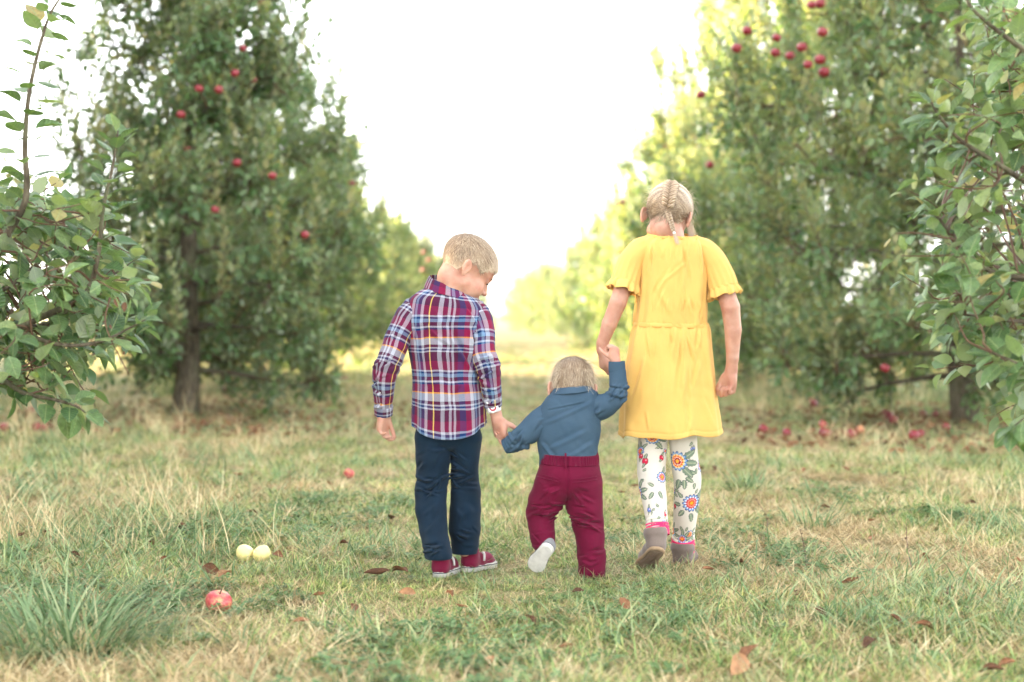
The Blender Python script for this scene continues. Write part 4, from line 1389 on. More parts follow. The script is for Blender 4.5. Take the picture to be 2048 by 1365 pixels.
# ================================================================ the boy in the plaid shirt
def build_boy():
    Y0 = 5.2; s = Y0 / 2844.4
    q = lambda px, py, dy=0.0: W(px, py, Y0 + dy)
    root = empty('person', (q(900, 1150)[0], Y0, 0), 'child in plaid shirt and navy trousers looking down to the side, watch on wrist', 'person', None)
    hd = Head(q(940, 517, .03), rot_axes(20, 35, 0), 1.09)
    # ---- body
    F = Field((q(735, 0)[0], Y0 - .25, -.02), (q(1050, 0)[0], Y0 + .30, 1.32), .0034)
    hd.build(F)
    F.cone(q(897, 600, .0), hd.w(0, -.030, -.055), .044, .043, .03)
    F.chain([q(897, 600), q(895, 640), q(895, 700), q(897, 800), q(898, 870)], [.045, .062, .062, .058, .05], .03)
    LA = [q(828, 618), q(800, 670, -.03), q(772, 738, -.06), q(767, 790, -.04), q(768, 822, -.02)]
    F.chain(LA, [.034, .028, .025, .021, .0175], .006)
    RA = [q(955, 622), q(966, 690, -.03), q(977, 742, -.05), q(984, 795, -.03), q(992, 828, -.01)]
    F.chain(RA, [.034, .028, .025, .022, .020], .006)
    hand(F, q(766, 828, -.02), (-.02, .06, -1), (.80, -.60, .0), -1, .98, curls=[(22, 40, 25), (30, 42, 28), (36, 45, 28), (42, 48, 30)], thumb=(.92, .28, .25), thumb_curl=8, rw=.0185)
    hand(F, q(994, 838, -.015), (.24, -.02, -1), (.70, .72, .1), 1, 1.04, curls=[(50, 60, 45)] * 4, thumb=(.62, .55, .55), thumb_curl=18, rw=.021)
    F.chain([q(866, 876), q(864, 985, .005), q(867, 1058, -.035), q(875, 1100, -.045)], [.040, .036, .030, .028], .006)
    F.chain([q(931, 876), q(930, 950, .04), q(930, 1020, .05), q(929, 1100, .07)], [.036, .032, .034, .026], .006)
    body = field_obj('body', F, M_skin, root, 2)
    eye_pair(root, hd)
    # ---- hair: clipped sides, longer fringe
    def line(l):
        x, y, z = l.T
        lim = np.interp(y, [-.11, -.075, -.045, -.022, -.002, .02, .035, .05, .075, .11], [-.060, -.058, -.050, -.012, .018, .005, -.002, .022, .050, .058])
        return z - lim
    V, Q = scalp_cap(hd, line, .003)
    rng = np.random.default_rng(3)
    Nn = vnormals(V, Q); loc = hd.loc(V)
    whorl = np.array([.012, -.065, .088])
    gr = []
    for (n, lo, hi, wdt, fr) in ((8000, .012, .019, .0012, False), (2600, .024, .038, .0013, True)):
        i = rng.integers(0, len(V), n)
        if fr: i = i[(loc[i, 1] > .02) & (loc[i, 2] > .055)]
        else: i = i[rng.random(len(i)) < np.clip((loc[i, 2] + .065) / .075, .12, 1)]
        d = loc[i] - whorl
        d = d - np.sum(d * (Nn[i] @ hd.M), 1)[:, None] * (Nn[i] @ hd.M)
        D = unit(unit(d) @ hd.M.T + Nn[i] * (.35 if not fr else .22) + rng.normal(0, .13, (len(i), 3)))
        L = rng.uniform(lo, hi, len(i)) * np.clip(.55 + (loc[i, 2]) / .1, .45, 1.15)
        V2, Q2, m = strands(V[i], D, L, 3, wdt, bend=lambda p, t: np.array([0, 0, -.10]), Nrm=Nn[i])
        rv = np.clip(rng.normal(.5, .30, len(i)) + .35 * (loc[i, 1] > .04) + .25 * np.clip(loc[i, 2] / .1, 0, 1) - .1, 0, 1)
        gr.append((V2, Q2, m, rv))
    # the fringe falling over the brow
    i = rng.integers(0, len(V), 9000); i = i[(loc[i, 1] > .050) & (loc[i, 2] > .045) & (loc[i, 2] < .085)]
    D = unit(hd.M @ np.array([.05, .55, -.75]) + rng.normal(0, .12, (len(i), 3)))
    V2, Q2, m = strands(V[i], D, rng.uniform(.018, .036, len(i)), 4, .0013, bend=lambda p, t: hd.M @ np.array([0, -.14, -.05]), Nrm=Nn[i])
    gr.append((V2, Q2, m, np.clip(rng.normal(.85, .12, len(i)), 0, 1)))
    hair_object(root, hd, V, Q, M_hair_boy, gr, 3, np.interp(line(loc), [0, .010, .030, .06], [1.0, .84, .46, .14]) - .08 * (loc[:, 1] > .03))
    # ---- shirt
    m = lambda v: v * s
    rows = [(576, 899, 34, .048, .0), (585, 898, 50, .058, .0), (597, 896, 68, .072, .0), (611, 895, 79, .084, 0), (640, 893, 81, .096, 0), (690, 892, 76, .100, 0),
            (745, 894, 71, .102, 0), (800, 897, 73, .106, 0), (856, 898, 74, .110, 0)]
    ctrl = []
    for (y, x, hw, dp, tz) in rows:
        c = q(x, y, .012)
        ctrl.append((c, np.array([m(hw), 0, -.015 if y < 620 else 0]), np.array([0, dp, tz])))
    def hem(th, v, P):
        e = np.zeros(P.shape); k = np.clip((v - .80) / .2, 0, 1) ** 1.5
        e[..., 2] = k * (.052 * np.abs(np.cos(th)) ** 2.2 - .036)
        sh = np.clip((.25 - v) / .25, 0, 1)
        e[..., 2] += -.0 * sh
        return e
    csb = crease_set(15, q, [(900, 690, 50, 60, 7, -60, 25, 70, .006, .0040), (880, 790, 50, 45, 6, 80, 20, 60, .007, .0035), (850, 640, 25, 30, 4, 45, 20, 45, .006, .004), (945, 690, 15, 40, 4, -70, 15, 60, .006, .005)])
    def disp(th, v, P):
        d = .0022 * wrinkle(P, 30, 4, (1, 1, .45)) * np.clip(v * 4, 0, 1) + .0012 * wrinkle(P, 70, 5, (1.3, 1, .6))
        d += crease(P, q(868, 612), q(962, 775), .0085, .0140, .30)
        d += crease(P, q(935, 640), q(958, 740), .006, .0080)
        d += crease(P, q(880, 640), q(905, 700), .007, .0060)
        d += crease(P, q(828, 690), q(858, 640), .008, -.0035)
        d += crease(P, q(835, 760), q(950, 772), .010, .0030)
        d += csb(P)
        d += .0045 * np.clip((v - .7) / .3, 0, 1) * np.sin(th * 9 + 3 * np.sin(th * 2))
        return d
    circ = .80
    u0 = .343 * .2 + .8 - .75 * circ + .045
    shirt = cloth_obj('shirt', ctrl, 200, 180, M_plaid, root, disp, hem=hem, ucirc=circ, u0=u0, power=2.3, thick=.002, uvwarp=.0022)
    # stand and fold of the collar
    col = []
    for (y, k, out_) in ((588, 1.06, .018), (575, 1.02, .008), (562, .98, .001), (558, 1.0, .001), (560, 1.08, .004), (571, 1.22, .013), (580, 1.32, .017)):
        c = q(898, y + 5, .016)
        col.append((c, np.array([m(38) * k, 0, -.020]), np.array([0, .056 * k, .014])))
    cloth_obj('collar', col, 72, 28, M_plaid, shirt, u0=.07, thick=.0016)
    # sleeves
    def sl(pts, rad, cuts, name, seed, u0, bias):
        P = [q(*p) for p in pts]
        c = path_ctrl(P, [m(r) for r in rad])
        cs = crease_set(seed, q, [(pts[4][0], pts[4][1], 14, 26, 9, 20 if seed == 3 else -20, 25, 34, .0045, .0065), (pts[6][0], pts[6][1], 10, 18, 5, 0, 25, 26, .004, .005), (pts[2][0], pts[2][1], 14, 22, 4, 40 if seed == 3 else -40, 20, 40, .006, .004)])
        def d(th, v, Pp):
            k = np.exp(-((v - bias) / .13) ** 2)
            o = .0016 * k * np.sin(v * 70 + 2.2 * np.sin(th + seed) + 2.0 * np.cos(2 * th)) + cs(Pp)
            return o + .0020 * wrinkle(Pp, 45, seed) + .002 * np.exp(-(v / .2) ** 2) * np.sin(v * 60 + 3 * th)
        o = cloth_obj('sleeve', c, 84, 130, M_plaid, shirt, d, u0=u0, thick=.0016, uvwarp=.0022)
        # cuff
        e = np.array(P[-1]); t = unit(P[-1] - P[-2])
        r = m(rad[-1])
        cr = path_ctrl([e - t * .016, e - t * .012, e + t * .012, e + t * .018], [r * 1.02, r * 1.06, r * 1.02, r * 1.00])
        cu = cloth_obj('cuff', cr, 60, 12, M_plaid, shirt, lambda th, v, Pp: .0008 * wrinkle(Pp, 60, 2), u0=u0 + .10, thick=.0022)
        return P, e, t, r
    P1, e1, t1, r1 = sl([(836, 618, .01), (817, 636, 0), (799, 672, -.02), (783, 712, -.045), (771, 742, -.06), (768, 770, -.05), (767, 798, -.035), (767, 820, -.02)],
                        [27, 28, 26, 25, 25, 21, 18.5, 17], None, 'sleeve', 3, .10, .52)
    P2, e2, t2, r2 = sl([(943, 618, .01), (957, 638, 0), (964, 670, -.02), (967, 706, -.04), (976, 735, -.05), (980, 762, -.045), (983, 788, -.03), (984, 802, -.02)],
                        [26, 27, 25, 24, 25, 21, 19, 18], None, 'sleeve', 8, .02, .60)
    for c in (q(760, 816, -.0), q(760, 784, -.0), q(766, 770, -.0)):
        c = c + np.array([0, -.088 if c[2] > .82 else -.052, 0]) 
    for (px, py, dy, rr) in ((760, 817, -.0525, .0042), (761, 785, -.075, .0032), (975, 806, -.0525, .0042)):
        V, T, Q = disc(q(px, py, dy), (-.15 if px < 900 else -.3, -1, 0), rr, .002); add('button', make_mesh('button', V, [T, Q], M_button), shirt)
    # ---- watch
    wc = q(987.5, 817, -.018); wd = unit(q(994, 838, -.01) - q(984, 800, -.02))
    cr = path_ctrl([wc - wd * .010, wc - wd * .008, wc + wd * .008, wc + wd * .010], [.0225, .0245, .0245, .0225], [1, 1, 1, 1])
    watch = cloth_obj('watch', cr, 40, 8, M_watch, root, thick=.002)
    fn = unit(np.array([-.10, -1, .15])); fc = wc + fn * .0225
    V, T, Q = disc(fc, fn, .0205, .007, 8); add('watch_case', make_mesh('watch_case', V, [T, Q], M_watch, smooth=False), watch)
    V, T, Q = disc(fc + fn * .0066, fn, .0135, .0012, 20); add('watch_dial', make_mesh('watch_dial', V, [T, Q], M_watchred), watch)
    V, T, Q = disc(fc + fn * .0074 + np.array([-.001, 0, .001]), fn, .0082, .0012, 7); add('watch_print', make_mesh('watch_print', V, [T, Q], M_watch), watch)
    for a, L in ((.6, .010), (2.4, .007)):
        p0 = fc + fn * .0090; p1 = p0 + np.array([math.cos(a), 0, math.sin(a)]) * L
        V, T, Q = tube_np([p0, p1], .0007, 5); add('watch_hand', make_mesh('watch_hand', V, [T, Q], M_navyline), watch)
    # ---- trousers
    F = Field((q(815, 0)[0], Y0 - .2, .02), (q(980, 0)[0], Y0 + .3, .62), .0036)
    F.cone(q(882, 858, .01), q(914, 858, .01), .088, .085, .03)
    Lp = [q(864, 876, 0), q(866, 915, -.005), q(866, 950, .005), q(862, 985, .005), q(862, 1020, -.015), q(867, 1058, -.035), q(873, 1088, -.045), q(876, 1106, -.045)]
    F.chain(Lp, [m(r) for r in (36, 33.5, 32.5, 32.5, 31.5, 27.5, 27, 29)], .006)
    Rp = [q(931, 876, 0), q(930, 915, .02), q(929, 950, .04), q(931, 985, .045), q(930, 1020, .05), q(929, 1058, .06), q(930, 1088, .07), q(929, 1106, .07)]
    F.chain(Rp, [m(r) for r in (34, 28, 28.5, 30.5, 31, 31.5, 27, 25)], .006)
    zk, za = q(0, 975)[2], q(0, 1092)[2]
    _cs = crease_set(77, q, [(865, 965, 26, 22, 12, 8, 22, 50, .0050, .0065), (930, 960, 24, 25, 12, -8, 24, 48, .0050, .0065), (866, 1085, 20, 18, 7, 15, 25, 40, .005, .006), (930, 1080, 20, 22, 7, -15, 25, 40, .005, .006), (866, 915, 22, 20, 4, 35, 15, 45, .006, .004), (930, 915, 22, 20, 4, -35, 15, 45, .006, .004), (866, 1030, 18, 20, 3, 60, 20, 40, .008, .003), (930, 1030, 18, 20, 3, -60, 20, 40, .008, .003)])
    F.displace(lambda P: .0020 * wrinkle(P, 40, 12, (1, 1, .7)) + _cs(P))
    # flat trouser hems
    F.D[:, :, :max(1, int((q(0, 1112)[2] - F.lo[2]) / F.h))] = .05
    field_obj('trousers', F, M_navy, root, 1)
    # ---- shoes
    for (px, py, dy, yaw, pit) in ((876, 1151, -.045, 76, 2), (930, 1136, .075, 60, 2)):
        o = q(px, py, dy); o[2] = max(.0, float(ground_z(o[0], o[1]))) + .004
        M = rot_axes(yaw, pit, 0)
        sh = make_shoe('shoe', root, o - M @ np.array([0, .0, 0]), M, .195, .074, .026, M_canvas, M_rubber, M_brown, .034, .034)
        for k in range(3):          # white laces across the instep
            yy = .105 + .016 * k
            pts = [o + M @ np.array([x, yy, .062 - .10 * (yy - .09) - 14 * x * x]) for x in np.linspace(-.024, .024, 7)]
            V, T, Q = tube_np(pts, .0028, 5); add('lace', make_mesh('lace', V, [T, Q], M_rubber), sh)
        pts = [o + M @ np.array(p) for p in ((.018, .095, .066), (.030, .085, .066), (.038, .075, .055), (.040, .070, .040))]
        V, T, Q = tube_np(catmull(pts, 8), .0045, 6); add('lace', make_mesh('lace', V, [T, Q], M_rubber), sh)
    return root
build_boy()
# ================================================================ the toddler
def build_toddler():
    Y0 = 5.15; s = Y0 / 2844.4
    q = lambda px, py, dy=0.0: W(px, py, Y0 + dy)
    m = lambda v: v * s
    root = empty('person', (q(1140, 1150)[0], Y0, 0), 'toddler in blue chambray shirt and maroon trousers held by both hands', 'person', None)
    hd = Head(q(1146, 760, .05), rot_axes(88, 32, 3), 1.0)
    F = Field((q(985, 0)[0], Y0 - .25, -.02), (q(1265, 0)[0], Y0 + .30, .95), .0034)
    hd.build(F)
    F.cone(q(1141, 815, .02), hd.w(0, -.022, -.05), .034, .040, .03)
    F.chain([q(1138, 815), q(1137, 860), q(1138, 920), q(1138, 970)], [.042, .052, .055, .05], .03)
    F.chain([q(1085, 843), q(1050, 868, .0), q(1016, 889, .025)], [.028, .024, .018], .006)
    F.chain([q(1190, 812), q(1230, 796, .0), q(1234, 755, .0), q(1232, 724, .0)], [.028, .023, .020, .017], .006)
    hand(F, q(1014, 889, .035), (-.45, .25, .75), (.1, -.9, -.2), -1, .66, curls=[(45, 60, 40)] * 4, thumb=(.9, .15, .2), rw=.020)
    hand(F, q(1231, 722, .0), (-.12, .03, 1), (-.55, .83, -.1), 1, .74, curls=[(58, 75, 55)] * 4, thumb=(.55, .55, .45), rw=.021)
    F.chain([q(1108, 960), q(1082, 1030, .03), q(1089, 1090, -.02)], [.036, .030, .026], .006)
    F.chain([q(1168, 960), q(1174, 1030), q(1183, 1130, .02)], [.036, .030, .026], .006)
    field_obj('body', F, M_skin, root, 2)
    # ---- hair
    def line(l):
        x, y, z = l.T
        lim = np.interp(y, [-.11, -.08, -.05, -.025, .0, .02, .035, .06, .11], [-.058, -.058, -.052, -.008, .020, .0, .0, .038, .055])
        return z - lim
    V, Q = scalp_cap(hd, line, .004)
    rng = np.random.default_rng(8)
    Nn = vnormals(V, Q); loc = hd.loc(V)
    whorl = np.array([-.004, -.035, .106])
    gr = []
    i = rng.integers(0, len(V), 7500); i = i[(loc[i, 2] > -.046) | (loc[i, 1] > -.03)]
    d = loc[i] - whorl; d = d - np.sum(d * (Nn[i] @ hd.M), 1)[:, None] * (Nn[i] @ hd.M)
    D = unit(unit(d) @ hd.M.T + Nn[i] * .22 + rng.normal(0, .10, (len(i), 3)))
    V2, Q2, mm = strands(V[i], D, rng.uniform(.014, .026, len(i)), 4, .0012, bend=lambda p, t: np.array([0, 0, -.12]), Nrm=Nn[i])
    gr.append((V2, Q2, mm, np.clip(rng.normal(.45, .28, len(i)) + .4 * (np.abs(loc[i, 0]) > .055), 0, 1)))
    # wisps standing off the sides and crown
    i = rng.integers(0, len(V), 900); i = i[(np.abs(loc[i, 0]) > .040) | (loc[i, 2] > .085)]
    d = loc[i] - whorl; d = d - np.sum(d * (Nn[i] @ hd.M), 1)[:, None] * (Nn[i] @ hd.M)
    D = unit(unit(d) @ hd.M.T + Nn[i] * 1.1 + rng.normal(0, .25, (len(i), 3)))
    V2, Q2, mm = strands(V[i], D, rng.uniform(.018, .045, len(i)), 4, .0008, bend=lambda p, t: np.array([0, 0, -.15]), Nrm=np.tile([0, -1.0, 0], (len(i), 1)) + Nn[i] * .1)
    gr.append((V2, Q2, mm, np.clip(rng.normal(.9, .1, len(i)), 0, 1)))
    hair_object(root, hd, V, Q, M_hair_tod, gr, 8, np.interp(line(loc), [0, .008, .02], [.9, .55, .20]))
    # ---- shirt
    rows = [(776, 1143, 32, .052, .0), (785, 1142, 46, .062, .0), (800, 1139, 58, .072, 0), (822, 1137, 65, .082, 0), (850, 1138, 65, .088, 0), (885, 1137, 62, .090, 0), (912, 1137, 59, .090, 0), (935, 1138, 60, .092, 0)]
    ctrl = [(q(x, y, .012), np.array([m(hw), 0, .028 * (.45 if y < 788 else 1 if y < 830 else 0)]), np.array([0, dp, tz])) for (y, x, hw, dp, tz) in rows]
    def disp(th, v, P):
        d = .0030 * wrinkle(P, 34, 21, (1, 1, .8)) + .0012 * wrinkle(P, 80, 22)
        d += crease(P, q(1080, 850), q(1190, 800), .007, .0045)
        d += crease(P, q(1090, 900), q(1180, 855), .008, .0040)
        d += crease(P, q(1080, 880), q(1110, 920), .006, .0045)
        d += crease(P, q(1130, 915), q(1190, 880), .007, .0035)
        d += crease(P, q(1095, 820), q(1170, 803), .003, -.0025, .05)
        return d
    shirt = cloth_obj('shirt', ctrl, 150, 110, M_chambray, root, disp, power=2.3, thick=.002)
    col = [(q(1143, y, .014), np.array([m(32) * k, 0, .008]), np.array([0, .057 * k, .002])) for (y, k) in ((790, 1.08), (781, 1.0), (773, .97), (771, 1.0), (775, 1.14), (784, 1.36))]
    cloth_obj('collar', col, 60, 20, M_chambray, shirt, lambda th, v, P: .0012 * wrinkle(P, 60, 3), thick=.0018)
    def sleeve(pts, rad, seed, bias, freq):
        P = [q(*p) for p in pts]
        c = path_ctrl(P, [m(r) for r in rad])
        mid = pts[3]
        cs = crease_set(seed, q, [(mid[0], mid[1], 18, 16, 10, 30 if seed == 9 else 50, 30, 34, .0045, .0065), (pts[1][0], pts[1][1], 16, 16, 4, 40, 20, 36, .005, .004)])
        def d(th, v, Pp):
            k = np.exp(-((v - bias) / .16) ** 2)
            return .0012 * k * np.sin(v * freq + 1.8 * np.sin(th + seed)) + .0026 * wrinkle(Pp, 45, seed) + cs(Pp)
        return cloth_obj('sleeve', c, 72, 90, M_chambray, shirt, d, thick=.0018), P
    sleeve([(1098, 832, .015), (1080, 846, .005), (1058, 864, 0), (1036, 880, 0), (1020, 889, .008), (1009, 894, .012)], [25, 26, 24, 20.5, 17, 14.5], 5, .72, 70)
    _, P = sleeve([(1172, 815, .012), (1196, 815, 0), (1220, 806, -.01), (1236, 785, -.012), (1235, 760, -.006), (1234, 742, 0)], [26, 25.5, 22, 19.5, 16.5, 15.5], 9, .55, 55)
    e = P[-1]; t = unit(np.array([-.03, 0, 1.0]))
    cr = path_ctrl([e - t * .004, e, e + t * .018, e + t * .034], [m(14.6), m(15.4), m(15.2), m(14.6)])
    cloth_obj('cuff', cr, 50, 14, M_chambray, shirt, thick=.003)
    # ---- trousers
    F = Field((q(1035, 0)[0], Y0 - .28, -.02), (q(1225, 0)[0], Y0 + .25, .50), .0034)
    F.ell(q(1138, 950, .0), (m(64), .105, m(52)), np.eye(3), .02)
    F.cone(q(1112, 915, .01), q(1166, 915, .01), m(31), m(31), .02)
    F.chain([q(1110, 968, -.01), q(1090, 1005, .015), q(1080, 1026, .03), q(1082, 1050, .015), q(1085, 1068, 0), q(1087, 1083, -.010)], [m(r) for r in (42, 34, 29, 26, 24.5, 24)], .010)
    F.chain([q(1164, 968, -.01), q(1169, 1010, 0), q(1175, 1045, .01), q(1181, 1080, .01), q(1183, 1115, .015), q(1183, 1142, .02)], [m(r) for r in (42, 36, 31, 28, 27.5, 27.5)], .010)
    zk = q(0, 1022)[2]
    _cs = crease_set(61, q, [(1090, 1020, 26, 18, 10, 12, 22, 48, .005, .006), (1168, 1035, 24, 26, 14, -16, 22, 48, .005, .006), (1088, 1075, 16, 16, 5, 20, 30, 34, .005, .004), (1182, 1115, 18, 22, 7, 0, 30, 36, .005, .005), (1105, 985, 24, 16, 4, 38, 14, 50, .006, .0035), (1165, 985, 24, 16, 4, -38, 14, 50, .006, .0035)])
    def fold(P):
        x, y, z = P.T
        cx = q(1138, 0)[0]; lr = np.where(x < cx, 1.0, -1.0)
        d = _cs(P) + .0020 * wrinkle(P, 42, 31)
        # elastic gathers at the waist
        g = np.clip((z - q(0, 930)[2]) / .02, 0, 1)
        d += .0030 * g * np.sin(np.arctan2(y - Y0, x - cx) * 46 + np.sin(z * 200))
        # seat seam
        d -= .0045 * np.exp(-((x - q(1134, 0)[0]) / .0035) ** 2) * (y < Y0) * (z > q(0, 1000)[2])
        return d
    F.displace(fold)
    tr = field_obj('trousers', F, M_maroon, root, 1)
    # waistband, belt loop and welt pockets
    wb = [(q(1138, y, .005), np.array([m(hw), 0, -.003]), np.array([0, dp, 0])) for (y, hw, dp) in ((908, 55, .093), (909, 56.5, .096), (918, 57, .098), (926, 58.5, .101), (928, 58, .100))]
    cloth_obj('waistband', wb, 220, 16, M_maroon, tr, lambda th, v, P: .0022 * np.sin(th * 52 + 2 * np.sin(th * 7)) * np.sin(v * PI) ** .5, thick=.003, power=2.2)
    def seat_y(px, py):
        return None
    Vt = np.empty(len(tr.data.vertices) * 3, np.float32); tr.data.vertices.foreach_get('co', Vt); Vt = Vt.reshape(-1, 3)
    def on_seat(px, py):
        p = q(px, py)
        k = np.argsort((Vt[:, 0] - p[0]) ** 2 + (Vt[:, 2] - p[2]) ** 2 + (Vt[:, 1] > Y0) * 9)[:6]
        return np.array([p[0], Vt[k, 1].min() - .0012, p[2]])
    for pts in (((1074, 945), (1090, 947), (1105, 950), (1115, 952)), ((1143, 953), (1158, 952), (1175, 951), (1192, 949))):
        for dy_ in (0, 6):
            V, T, Q = tube_np(catmull([on_seat(a, b + dy_) for a, b in pts], 12), .0016, 5); add('pocket_welt', make_mesh('pocket_welt', V, [T, Q], M_maroon), tr)
    pts = [q(1131, 907, -.095), q(1131, 918, -.101), q(1131, 932, -.106), q(1131, 938, -.106)]
    V, T, Q = tube_np(pts, .004, 6); add('belt_loop', make_mesh('belt_loop', V, [T, Q], M_maroon), tr)
    # ---- shoes
    _a = R(33); Ml = np.array([[math.cos(_a), 0, math.sin(_a)], [0, 1, 0], [-math.sin(_a), 0, math.cos(_a)]]) @ rot_axes(92, 62, 0)
    heel = q(1099, 1093, -.072)
    make_shoe('shoe', root, heel, Ml, .134, .066, .020, M_greycanvas, M_rubber, M_rubber, .035, .028, line=True, shaft_dir=q(1085, 1070, .0) - q(1094, 1105, -.02))
    o = q(1183, 1150, .0); o[2] = .002
    make_shoe('shoe', root, o, rot_axes(85, 0, 0), .128, .062, .020, M_greycanvas, M_rubber, M_rubber, .035, .028)
    return root
build_toddler()
# ================================================================ the girl in the yellow dress
def floral(P, uv, flowers, leaves, berries):
    """printed cotton: colour of every point of the cloth, from motifs laid out on the cloth itself (metres)"""
    c = np.tile(np.array([.60, .555, .49]), (len(uv), 1))
    u, v = uv[:, 0], uv[:, 1]
    def stem(a, b, bow):
        t = np.clip(((u - a[0]) * (b[0] - a[0]) + (v - a[1]) * (b[1] - a[1])) / ((b[0] - a[0]) ** 2 + (b[1] - a[1]) ** 2), 0, 1)
        nx, ny = -(b[1] - a[1]), (b[0] - a[0])
        x = a[0] + t * (b[0] - a[0]) + bow * np.sin(t * PI) * nx; y = a[1] + t * (b[1] - a[1]) + bow * np.sin(t * PI) * ny
        c[np.hypot(u - x, v - y) < .0011] = (.08, .10, .08)
    def leaf(x, y, L, ang, w=.32):
        ca, sa = math.cos(ang), math.sin(ang)
        a = (u - x) * ca + (v - y) * sa; b = -(u - x) * sa + (v - y) * ca
        t = a / L; hw = L * w * np.sqrt(np.clip(t * (1 - t) * 4, 0, 1)) * (1 - .35 * t) * (1 + .12 * np.sin(t * 26))
        m1 = (t > 0) & (t < 1) & (np.abs(b) < hw); c[m1] = (.03, .045, .05)
        m2 = (t > .05) & (t < .93) & (np.abs(b) < hw - .0014); c[m2] = (.17, .22, .16)
        c[m2 & (np.abs(b) < .0008)] = (.5, .5, .35)
    for (x, y, L, a) in leaves:
        leaf(x, y, L, a)
    for (x, y, r, n, rot, pal) in flowers:
        for k in range(3):
            leaf(x + .6 * r * math.cos(rot + 2 + k * .7), y + .6 * r * math.sin(rot + 2 + k * .7), r * 1.25, rot + 2 + k * .7, .28)
        r = r * .88
        d = np.hypot(u - x, v - y); th = np.arctan2(v - y, u - x) + rot
        cols = [(.02, .03, .09), (.16, .27, .60), (.62, .68, .80), (.14, .010, .03), (.62, .04, .07), (.75, .45, .30), (.62, .05, .02), (.85, .35, .03)]
        if pal: cols = [(.04, .10, .26), (.20, .33, .58), (.80, .60, .30), (.85, .42, .05), (.75, .10, .04), (.85, .72, .55), (.35, .01, .04), (.90, .40, .05)]
        for k, cc in zip((1.0, .90, .74, .66, .60, .44, .38, .2), cols):
            pet = 1 - .13 * np.abs(np.sin(th * n / 2)) ** .5 * (-1) - .13
            ph = th + (0 if k > .7 or k < .4 else PI / n)
            pet = .70 + .30 * np.abs(np.cos(ph * n / 2)) ** .7
            c[d < r * k * pet] = cc
    for (x, y, r, cc) in berries:
        d = np.hypot((u - x), (v - y) * .8)
        c[d < r] = (.05, .02, .03); c[d < r * .86] = cc; c[np.hypot(u - x + r * .3, v - y + r * .3) < r * .22] = (.85, .5, .5)
        leaf(x, y + r * .6, r * 1.7, 1.0); leaf(x, y - r * .8, r * 1.8, -1.9)
    return c

def floral_mat():
    m, nt, out = mat_new('floral_cotton')
    at = N_(nt, 'Attribute', attribute_name='print')
    b = bsdf(nt, out, at.outputs['Color'], .85, .12)
    tc = N_(nt, 'TexCoord'); n = noise(nt, tc.outputs['Object'], 800, 2)
    bump(nt, b, n.outputs[0], .15, .0005)
    return m
M_floral = floral_mat()

